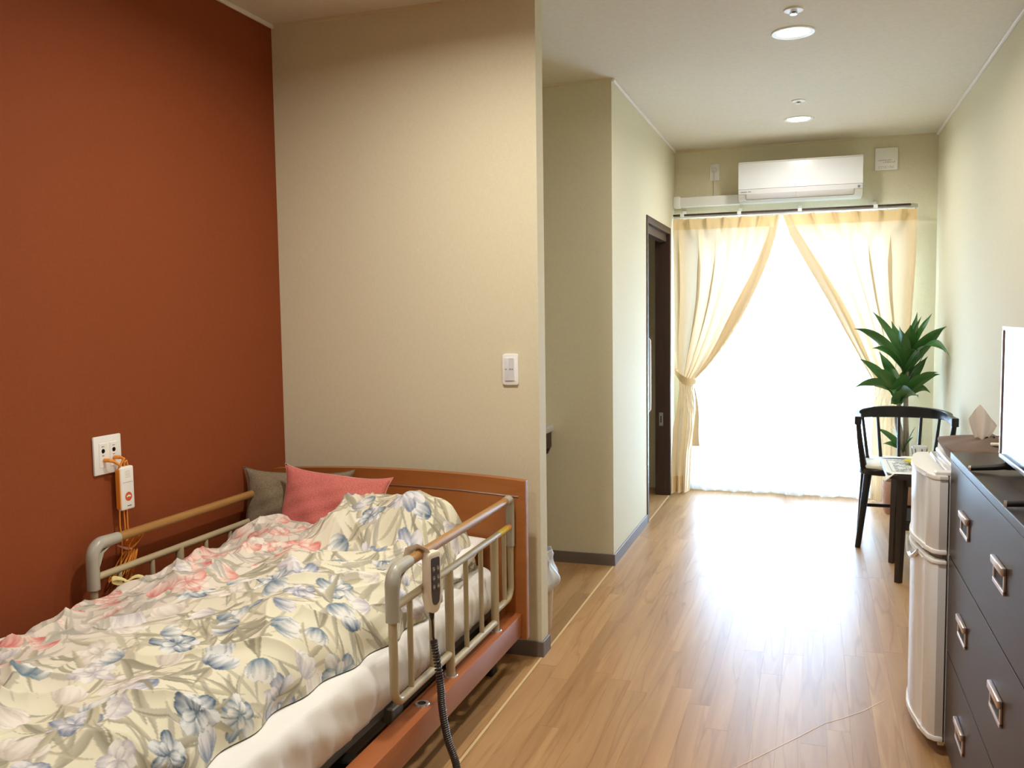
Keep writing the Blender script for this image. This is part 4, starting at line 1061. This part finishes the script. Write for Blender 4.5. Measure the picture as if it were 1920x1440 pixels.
for yy in (TY1-0.055, TY0+0.055):
    MB().tube([(TX-0.075, yy+0.012, DZt+0.008), (TX-0.02, yy+0.004, DZt+0.014), (TX+0.01, yy, DZt+0.020), (TX+0.04, yy, DZt+0.014), (TX+0.09, yy+0.01, DZt+0.007)], [0.006, 0.0075, 0.009, 0.0075, 0.006], 10).cyl((TX+0.01, yy, DZt+0.01), (TX+0.01, yy, TZ0+0.005), 0.008, 10).build('foot', M['black'], t)
    MB().tube([(TX-0.079, yy+0.013, DZt+0.0085), (TX-0.073, yy+0.0115, DZt+0.0085)], 0.0075, 10).build('foot_cap', M['silver'], t)

# ---------------------------------------------------------------- refrigerator
FY0, FY1, FZ = 2.885, 3.372, 0.868
t = thing('refrigerator', 'small white two-door refrigerator beside the dark dresser', 'refrigerator', (0.58, 3.13, 0))
MB().box(0.388, 0.790, FY0+0.004, FY1-0.004, 0.035, FZ-0.004, 0.006, 2).build('cabinet', M['whitegloss'], t)
def doorprof(off=0.0):
    P = [(0.384, FY0-off), (0.362+0, FY0-off), (0.348-off, FY0+0.012-off*0.5), (0.333-off, FY0+0.055)]
    for a in np.linspace(0, 1, 9): P.append((0.333-off-0.022*math.sin(math.pi*a), lerp(FY0+0.075, FY1-0.075, a)))
    P += [(0.333-off, FY1-0.055), (0.348-off, FY1-0.012+off*0.5), (0.362, FY1+off), (0.384, FY1+off)]
    return P
up = MB().prism(doorprof(), 0.634, FZ-0.022, axis=2, bevel=0.002).build('upper_door', M['whitegloss'], t)
MB().prism(doorprof(0.003), FZ-0.022, FZ-0.008, axis=2, bevel=0.003).build('top_rim', M['white'], up)
MB().prism(doorprof(0.004), 0.622, 0.636, axis=2, bevel=0.003).build('bottom_rim', M['white'], up)
lo = MB().prism(doorprof(), 0.062, 0.592, axis=2, bevel=0.002).build('lower_door', M['whitegloss'], t)
MB().prism(doorprof(0.004), 0.592, 0.604, axis=2, bevel=0.003).build('top_rim', M['white'], lo)
MB().prism(doorprof(0.004), 0.046, 0.062, axis=2, bevel=0.003).build('bottom_rim', M['white'], lo)
gp = doorprof(0.004)[5:11]
MB().tube([(p[0]-0.002, p[1], 0.600-0.040*math.sin(math.pi*i/(len(gp)-1))) for i, p in enumerate(gp)], 0.007, 8).build('handle', M['chrome'], lo)
MB().prism([(x+0.012, lerp(FY0+0.02, FY1-0.02, (y-FY0)/(FY1-FY0))) for x, y in doorprof()], 0.604, 0.622, axis=2).build('door_gap', M['grey'], t, smooth=False)
MB().box(0.405, 0.785, FY0+0.01, FY1-0.01, FZ-0.004, FZ+0.012, 0.005, 2).build('top_board', M['white'], t)
MB().box(0.350, 0.400, FY0+0.006, FY0+0.040, FZ-0.010, FZ+0.003, 0.003, 1).build('hinge_cover', M['white'], t)
MB().box(0.372, 0.392, FY0+0.006, FY0+0.035, 0.030, 0.046, 0.002, 1).build('lower_hinge', M['chrome'], t)
for yy in (FY0+0.05, FY1-0.05):
    for xx in (0.42, 0.75): MB().lathe([(0.015, 0.0), (0.015, 0.036)], (xx, yy, 0.0), 12).build('foot', M['darkgrey'], t)

# tissue box in a brown cloth cover on the refrigerator
zt_ = FZ+0.012
t = thing('tissue_box', 'tissue box in a slumped brown cloth cover on top of the refrigerator', 'tissue box', (0.60, 3.12, zt_))
def tcov(u, v):
    a = u*2*math.pi
    sx, sy = 0.150, 0.20
    c_, s_ = math.cos(a), math.sin(a)
    k = (abs(c_)**4+abs(s_)**4)**-0.25
    if v < 0.55: rr = 0.86+0.17*(v/0.55); z = v/0.55*0.044
    else: q = (v-0.55)/0.45; rr = 1.03-q; z = 0.044+0.024*math.sin(q*math.pi/2)+0.004*math.sin(a*5)*q*(1-q)*4
    return (0.545+sx*c_*k*rr, 3.135+sy*s_*k*rr+0.004*math.sin(a*9), zt_+z+0.003*math.sin(a*7+v*4)*min(1, v*3))
MB().grid(tcov, 64, 26, closed_u=True).build('cloth_cover', M['browncloth'], t, sharp=180)
def tiss(u, v):
    h = v; sp = lerp(0.025, 0.085, v**0.8)
    x = 0.507+(u-0.5)*2*sp*0.55*(1.0 if v < .8 else 1.0-(v-.8)*1.6); y = 3.12+0.014*math.sin(u*9)*(1-0.4*v)-0.02*v
    z = zt_+0.055+h*0.120*(1-0.55*abs(u-0.36)*1.3)
    return (x, y, z)
MB().grid(tiss, 18, 12).build('tissue', M['tissue'], t, sharp=180)
MB().box(0.515, 0.545, 3.00, 3.02, zt_+0.058, zt_+0.066, 0.002, 1).build('label_tab', M['cushioncream'], t)

# ================================================================== CHAIR
t = thing('windsor_chair', 'black wooden spindle-back armchair in front of the potted plant', 'chair', (0.50, 5.62, 0))
CXc, CYc = 0.498, 5.60
def seat_outline(k=1.0):
    return [(CXc+(x-CXc)*k, CYc+(y-CYc)*k) for x, y in rrect(0.262, 0.735, 5.395, 5.815, 0.10, 8)]
MB().prism(seat_outline(), 0.418, 0.452, axis=2, bevel=0.008).build('seat', M['chair'], t)
# bowed crest rail: curved at the back, ends running forward
cr = []
for a in np.linspace(-14, 194, 33):
    aa = R(a)
    cr.append((CXc+0.247*math.cos(aa), CYc+0.252*math.sin(aa)))
cr = [(CXc+0.250, 5.44)] + cr + [(CXc-0.250, 5.44)]
def crest():
    b = MB(); rings = []
    n = len(cr)
    for i, (x, y) in enumerate(cr):
        q = i/(n-1); s_ = math.sin(math.pi*q)
        zt2 = 0.752+0.022*s_; hgt = 0.038+0.030*s_**1.5; th = 0.030-0.008*s_
        px_, py_ = cr[min(i+1, n-1)]; qx, qy = cr[max(i-1, 0)]
        tx, ty = px_-qx, py_-qy; l = math.hypot(tx, ty); nx, ny = -ty/l, tx/l
        sec = [(-th/2, 0), (-th/2, -0.004), (-th/2+0.001, -hgt+0.003), (-th/2+0.004, -hgt), (th/2-0.004, -hgt), (th/2, -hgt+0.004), (th/2, -0.004), (th/2-0.003, 0)]
        rings.append([b.bm.verts.new((x+nx*d, y+ny*d, zt2+dz)) for d, dz in sec])
    for A, B in zip(rings, rings[1:]):
        for k in range(8): b.bm.faces.new((A[k], A[(k+1) % 8], B[(k+1) % 8], B[k]))
    b.bm.faces.new(rings[0]); b.bm.faces.new(rings[-1])
    return b
crest().build('crest_rail', M['chair'], t)
for sx in (-1, 1):
    MB().box(CXc+sx*0.25-0.018, CXc+sx*0.25+0.018, 5.405, 5.445, 0.706, 0.754, 0.003, 1).build('arm_end', M['chair'], t)
    MB().tube([(CXc+sx*0.248, 5.428, 0.71), (CXc+sx*0.236, 5.44, 0.60), (CXc+sx*0.212, 5.455, 0.44)], [0.013, 0.016, 0.019], 12).build('arm_post', M['chair'], t)
for ang in (30, 60, 90, 120, 150):
    aa = R(ang)
    MB().tube([(CXc+0.243*math.cos(aa), CYc+0.248*math.sin(aa), 0.72), (CXc+0.205*math.cos(aa), CYc+0.190*math.sin(aa), 0.445)], [0.0085, 0.011], 10).build('spindle', M['chair'], t)
legs = {}
for sx in (-1, 1):
    for sy, yt, yb in ((-1, 5.45, 5.396), (1, 5.76, 5.822)):
        a, c_ = Vector((CXc+sx*0.190, yt, 0.43)), Vector((CXc+sx*(0.243 if sy < 0 else 0.215), yb, 0.0))
        legs[(sx, sy)] = (a, c_)
        MB().tube([a, c_], [0.022, 0.0155], 12).build('leg', M['chair'], t)
for sx in (-1, 1):
    f = lambda s_, q: legs[(sx, s_)][0].lerp(legs[(sx, s_)][1], q)
    MB().tube([f(-1, 0.52), f(1, 0.52)], 0.010, 10).build('stretcher', M['chair'], t)
l = (legs[(-1, -1)][0].lerp(legs[(-1, -1)][1], .52)+legs[(-1, 1)][0].lerp(legs[(-1, 1)][1], .52))/2
r_ = (legs[(1, -1)][0].lerp(legs[(1, -1)][1], .52)+legs[(1, 1)][0].lerp(legs[(1, 1)][1], .52))/2
MB().tube([l, r_], 0.010, 10).build('stretcher', M['chair'], t)
o = MB().prism(seat_outline(0.965), 0.452, 0.474, axis=2, bevel=0.009).build('seat_pad', M['cushioncream'], None, origin=(CXc, CYc, 0.452))
tag(o, 'thin cream seat pad lying on the black spindle-back chair', 'seat pad')

# ================================================================== SIDE TABLE
t = thing('side_table', 'dark brown side table with lower shelf between the refrigerator and chair', 'side table', (0.57, 4.93, 0))
MB().prism(rrect(0.352, 0.790, 4.665, 5.200, 0.045, 6), 0.528, 0.555, axis=2, bevel=0.008).build('top', M['tablewood'], t)
for xx, xb in ((0.430, 0.415), (0.725, 0.745)):
    for yy, yb in ((4.76, 4.735), (5.09, 5.110)):
        MB().tube([(xx, yy, 0.53), (xb, yb, 0.0)], [0.027, 0.019], 4, flat=(1, 1)).build('leg', M['tablewood'], t, sharp=30)
b = MB().box(0.435, 0.725, 4.77, 5.08, 0.285, 0.305, 0.003, 1).box(0.43, 0.73, 4.755, 4.775, 0.26, 0.30).box(0.43, 0.73, 5.075, 5.095, 0.26, 0.30)
b.build('shelf', M['tablewood'], t, smooth=False)
b = MB().box(0.445, 0.71, 4.75, 4.772, 0.48, 0.53).box(0.445, 0.71, 5.08, 5.10, 0.48, 0.53).box(0.42, 0.442, 4.77, 5.08, 0.48, 0.53)
b.build('apron', M['tablewood'], t, smooth=False)
TT = 0.555
t = thing('magazine', 'open printed magazine with a drooping corner on the side table', 'magazine', (0.50, 4.90, TT))
def mag(u, v):
    x = lerp(0.352, 0.66, u); y = lerp(4.668, 5.13, v)
    z = TT+0.003+0.004*math.sin(u*9)*u
    d = max(0, 0.10-(u+v*0.7))
    return (x-d*0.18, y-d*0.10, z-d*0.42*max(0, 1))
MB().grid(mag, 40, 40).build('page', M['paper'], t, thick=0.0015, sharp=180)
b = MB(); rr = random.Random(5)
for (x0, y0, nx, ny) in ((0.395, 4.74, 9, 7), (0.395, 4.95, 9, 6), (0.52, 4.80, 8, 10)):
    for j in range(ny):
        y = y0+j*0.026
        x = x0
        for i in range(nx):
            wd = rr.uniform(0.006, 0.02)
            if rr.random() < 0.75: b.box(x, x+wd, y, y+rr.uniform(0.006, 0.016), TT+0.0065, TT+0.0072)
            x += wd+0.004
b.box(0.375, 0.378, 4.72, 5.08, TT+0.0062, TT+0.0070).box(0.375, 0.52, 4.72, 4.723, TT+0.0062, TT+0.0070).box(0.375, 0.52, 5.078, 5.082, TT+0.0062, TT+0.0070)
b.build('print', M['mid'], t, smooth=False)['kind'] = 'stuff'
o = thing('dish', 'small yellow dish under the cup on the side table', 'dish', (0.505, 4.98, TT+0.008))
MB().lathe([(0.0, 0.0), (0.035, 0.0), (0.062, 0.012), (0.066, 0.018), (0.063, 0.018), (0.034, 0.005), (0.0, 0.004)], (0.515, 4.97, TT+0.008), 28).build('bowl', M['dishyellow'], o)
t = thing('cup', 'white patterned tapered cup standing in the yellow dish', 'cup', (0.525, 4.97, TT+0.013))
MB().lathe([(0.0, 0.0), (0.024, 0.0), (0.038, 0.088), (0.035, 0.088), (0.022, 0.006), (0.0, 0.005)], (0.525, 4.97, TT+0.013), 28).build('body', M['whitegloss'], t)
for k in range(7):
    a = R(180+k*51)
    MB().tube([(0.525+0.0245*math.cos(a), 4.97+0.0245*math.sin(a), TT+0.015), (0.525+0.0365*math.cos(a), 4.97+0.0365*math.sin(a), TT+0.090)], 0.003, 6).build('dark_stripe', M['ink'], t)

# ================================================================== POTTED PLANT
PX, PY = 0.550, 6.40
t = thing('potted_dracaena', 'tall dracaena with glossy green leaves in a round woven pot', 'plant', (PX, PY, 0))
MB().lathe([(0.0, 0.0), (0.080, 0.0), (0.090, 0.02), (0.100, 0.11), (0.101, 0.19), (0.096, 0.215), (0.088, 0.215), (0.090, 0.19), (0.088, 0.17)], (PX, PY, 0.0), 40).build('pot', M['pot'], t)
MB().lathe([(0.0, 0.0), (0.089, -0.004)], (PX, PY, 0.178), 24).build('soil', M['soil'], t)
def cane(pts, r): MB().tube([Vector(p) for p in pts], r, 12).build('cane', M['bark'], t)
B1, B2, B3 = Vector((0.590, 6.40, 0.960)), Vector((0.545, 6.37, 0.745)), Vector((0.575, 6.38, 0.42))
cane([(0.565, 6.39, 0.17), (0.562, 6.39, 0.35), (0.560, 6.385, 0.50), (0.545, 6.38, 0.57), (0.530, 6.375, 0.64), (0.545, 6.37, 0.74)], [0.017, 0.017, 0.017, 0.021, 0.018, 0.014])
cane([(0.595, 6.41, 0.17), (0.595, 6.41, 0.40), (0.590, 6.41, 0.55), (0.585, 6.405, 0.75), (0.590, 6.40, 0.96)], [0.020, 0.020, 0.019, 0.016, 0.013])
cane([(0.562, 6.385, 0.30), (0.573, 6.37, 0.36), (0.576, 6.38, 0.42)], [0.010, 0.011, 0.009])
def leaf(base, tip, wid, lift, twist, sag=0.0):
    wid *= 1.15
    base, tip = Vector(base), Vector(tip)
    d = tip-base; h = Vector((d.x, d.y, 0)); L = d.length
    mid1 = base+d*0.30+Vector((0, 0, lift*L)); mid2 = base+d*0.72+Vector((0, 0, lift*L*0.9+sag))
    def bez(q): return base*(1-q)**3+mid1*3*q*(1-q)**2+mid2*3*q*q*(1-q)+tip*q**3
    side0 = d.cross(Vector((0, 0, 1)))
    side0 = side0.normalized() if side0.length > 0.02*L else Vector((1, 0, 0))
    lat = min(1.0, abs(d.x)/(L*0.8)); twist0 = (0.95 if twist >= 0 else -0.95)*lat
    b = MB(); N = 14; rows = []
    for i in range(N+1):
        q = i/N; c_ = bez(q); tg = (bez(min(1, q+.02))-bez(max(0, q-.02))).normalized()
        sd = (side0-tg*side0.dot(tg)).normalized(); nn = sd.cross(tg).normalized()
        tw = twist0+twist*(q-0.2); ca, sa = math.cos(tw), math.sin(tw)
        sd2 = sd*ca+nn*sa; nn2 = nn*ca-sd*sa
        wq = wid*(0.34+0.66*math.sin(math.pi*min(1, q*1.05+0.08))**0.9)*(1 if q < 0.5 else max(0.0, 1-((q-0.5)/0.5)**2.2))
        rip = 0.10*math.sin(q*11+twist*3)
        rows.append([b.bm.verts.new(c_-sd2*wq+nn2*wq*(0.30+rip)), b.bm.verts.new(c_-sd2*wq*0.5+nn2*wq*0.10), b.bm.verts.new(c_), b.bm.verts.new(c_+sd2*wq*0.5+nn2*wq*0.10), b.bm.verts.new(c_+sd2*wq+nn2*wq*(0.30-rip))])
    for A, B in zip(rows, rows[1:]):
        for k in range(4): b.bm.faces.new((A[k], A[k+1], B[k+1], B[k]))
    b.build('leaf', M['leaf'], t, sharp=180)
def tipxyz(cx, cy, dy):
    """tip position read off the photograph in the plane of the plant, then moved dy in depth"""
    px_ = 1560+cx/4; py_ = 560+cy/4
    d = _r2*((px_-960)/FPX) - _u2*((py_-720)/FPX) + _f
    return CAM + d*((PY+dy-CAM.y)/d.y)
crown1 = [((300, 95), .05, .028, .12, .5), ((160, 228), -.05, .030, .22, -.4), ((300, 375), -.14, .030, .26, .5), ((445, 165), .12, .040, .06, .2), ((640, 98), .10, .036, .03, -.5), ((672, 128), .02, .036, .05, .6), ((752, 108), -.04, .038, .06, -.5), ((862, 208), -.34, .038, .12, .4), ((888, 440), -.45, .036, .36, -.3), ((590, 195), -.16, .044, .10, .0), ((500, 200), -.12, .044, .08, .3), ((790, 268), -.16, .036, .16, .3), ((640, 400), -.22, .036, .30, .2), ((560, 300), .18, .040, .10, 0)]
for (c_, dy, wd, lf, tw) in crown1:
    leaf(B1+Vector((random.uniform(-.01, .01), random.uniform(-.01, .01), random.uniform(-.05, .06))), tipxyz(c_[0], c_[1], dy), wd, lf, tw)
crown2 = [((198, 450), .02, .032, .16, .5), ((160, 675), -.06, .032, .28, -.4), ((350, 393), .08, .032, .05, .4), ((330, 530), -.12, .034, .20, -.4), ((705, 398), .08, .036, .04, .4), ((722, 430), .02, .034, .08, -.5), ((812, 570), -.20, .034, .18, .4), ((795, 552), -.12, .030, .20, -.3), ((740, 710), -.08, .034, .42, .3), ((655, 755), -.20, .046, .30, .1), ((460, 720), -.20, .040, .30, -.2), ((440, 790), -.04, .026, .02, .3), ((560, 560), -.14, .044, .16, .1), ((610, 520), .15, .040, .14, -.1), ((430, 560), .12, .036, .12, .2)]
for (c_, dy, wd, lf, tw) in crown2:
    leaf(B2+Vector((random.uniform(-.01, .015), random.uniform(-.01, .01), random.uniform(-.03, .06))), tipxyz(c_[0], c_[1], dy), wd, lf, tw)
for (c_, dy, wd, lf, tw) in [((332, 970), -.03, .020, .12, .4), ((440, 938), .03, .026, .05, -.3), ((628, 958), .02, .022, .06, .4), ((612, 1035), -.06, .020, .12, -.2), ((380, 1090), -.05, .018, .2, .3)]:
    leaf(B3+Vector((0, 0, random.uniform(-.03, .01))), tipxyz(c_[0], c_[1], dy), wd, lf, tw)

# ================================================================== RECESS: vanity counter and waste bin
t = thing('vanity_counter', 'white-topped washbasin counter with brown apron inside the recess', 'counter', (-1.70, 4.05, 0))
VX = -1.335
MB().box(XRED, VX, 3.42, YREC, 0.722, 0.757, 0.006, 2).build('counter_top', M['whitegloss'], t)
b = MB().box(VX-0.03, VX-0.012, 3.43, YREC, 0.635, 0.722, 0.002, 1)
b.build('apron', M['darkwood'], t, smooth=False)
MB().prism([(VX-0.03, 0.635), (VX-0.014, 0.635), (VX-0.03, 0.60), (VX-0.10, 0.56), (VX-0.30, 0.54), (VX-0.30, 0.72), (VX-0.03, 0.72)], YREC-0.03, YREC-0.006, axis=1).build('bracket', M['darkwood'], t, smooth=False)
MB().lathe([(0.20, 0.0), (0.205, 0.012), (0.195, 0.014), (0.16, -0.02), (0.06, -0.05), (0.0, -0.052)], (-1.72, 4.0, 0.757), 32).build('basin', M['whitegloss'], t)
MB().tube([(-2.0, 4.0, 0.757), (-2.0, 4.0, 0.90), (-1.96, 4.0, 0.93), (-1.86, 4.0, 0.90)], 0.014, 12).build('tap', M['chrome'], t)
t = thing('waste_bin', 'woven waste basket lined with white plastic bag behind the partition end', 'waste bin', (-1.165, 3.545, 0))
BXc, BYc = -1.156, 3.56
MB().lathe([(0.0, 0.0), (0.105, 0.0), (0.112, 0.02), (0.124, 0.25), (0.120, 0.25), (0.108, 0.02)], (BXc, BYc, 0.0), 32).build('basket', M['basket'], t)
def bagf(u, v):
    a = u*2*math.pi
    z = lerp(0.20, 0.36, v); k = 0.128+0.016*math.sin(v*math.pi*2.2)*1.0+0.006*math.sin(a*9+v*6)+0.005*math.sin(a*17)
    if v > 0.8: k -= (v-0.8)*0.14
    return (BXc+k*math.cos(a), BYc+k*math.sin(a), z+0.008*math.sin(a*5))
MB().grid(bagf, 60, 16, closed_u=True).build('plastic_bag', M['bag'], t, sharp=180, thick=0.001)
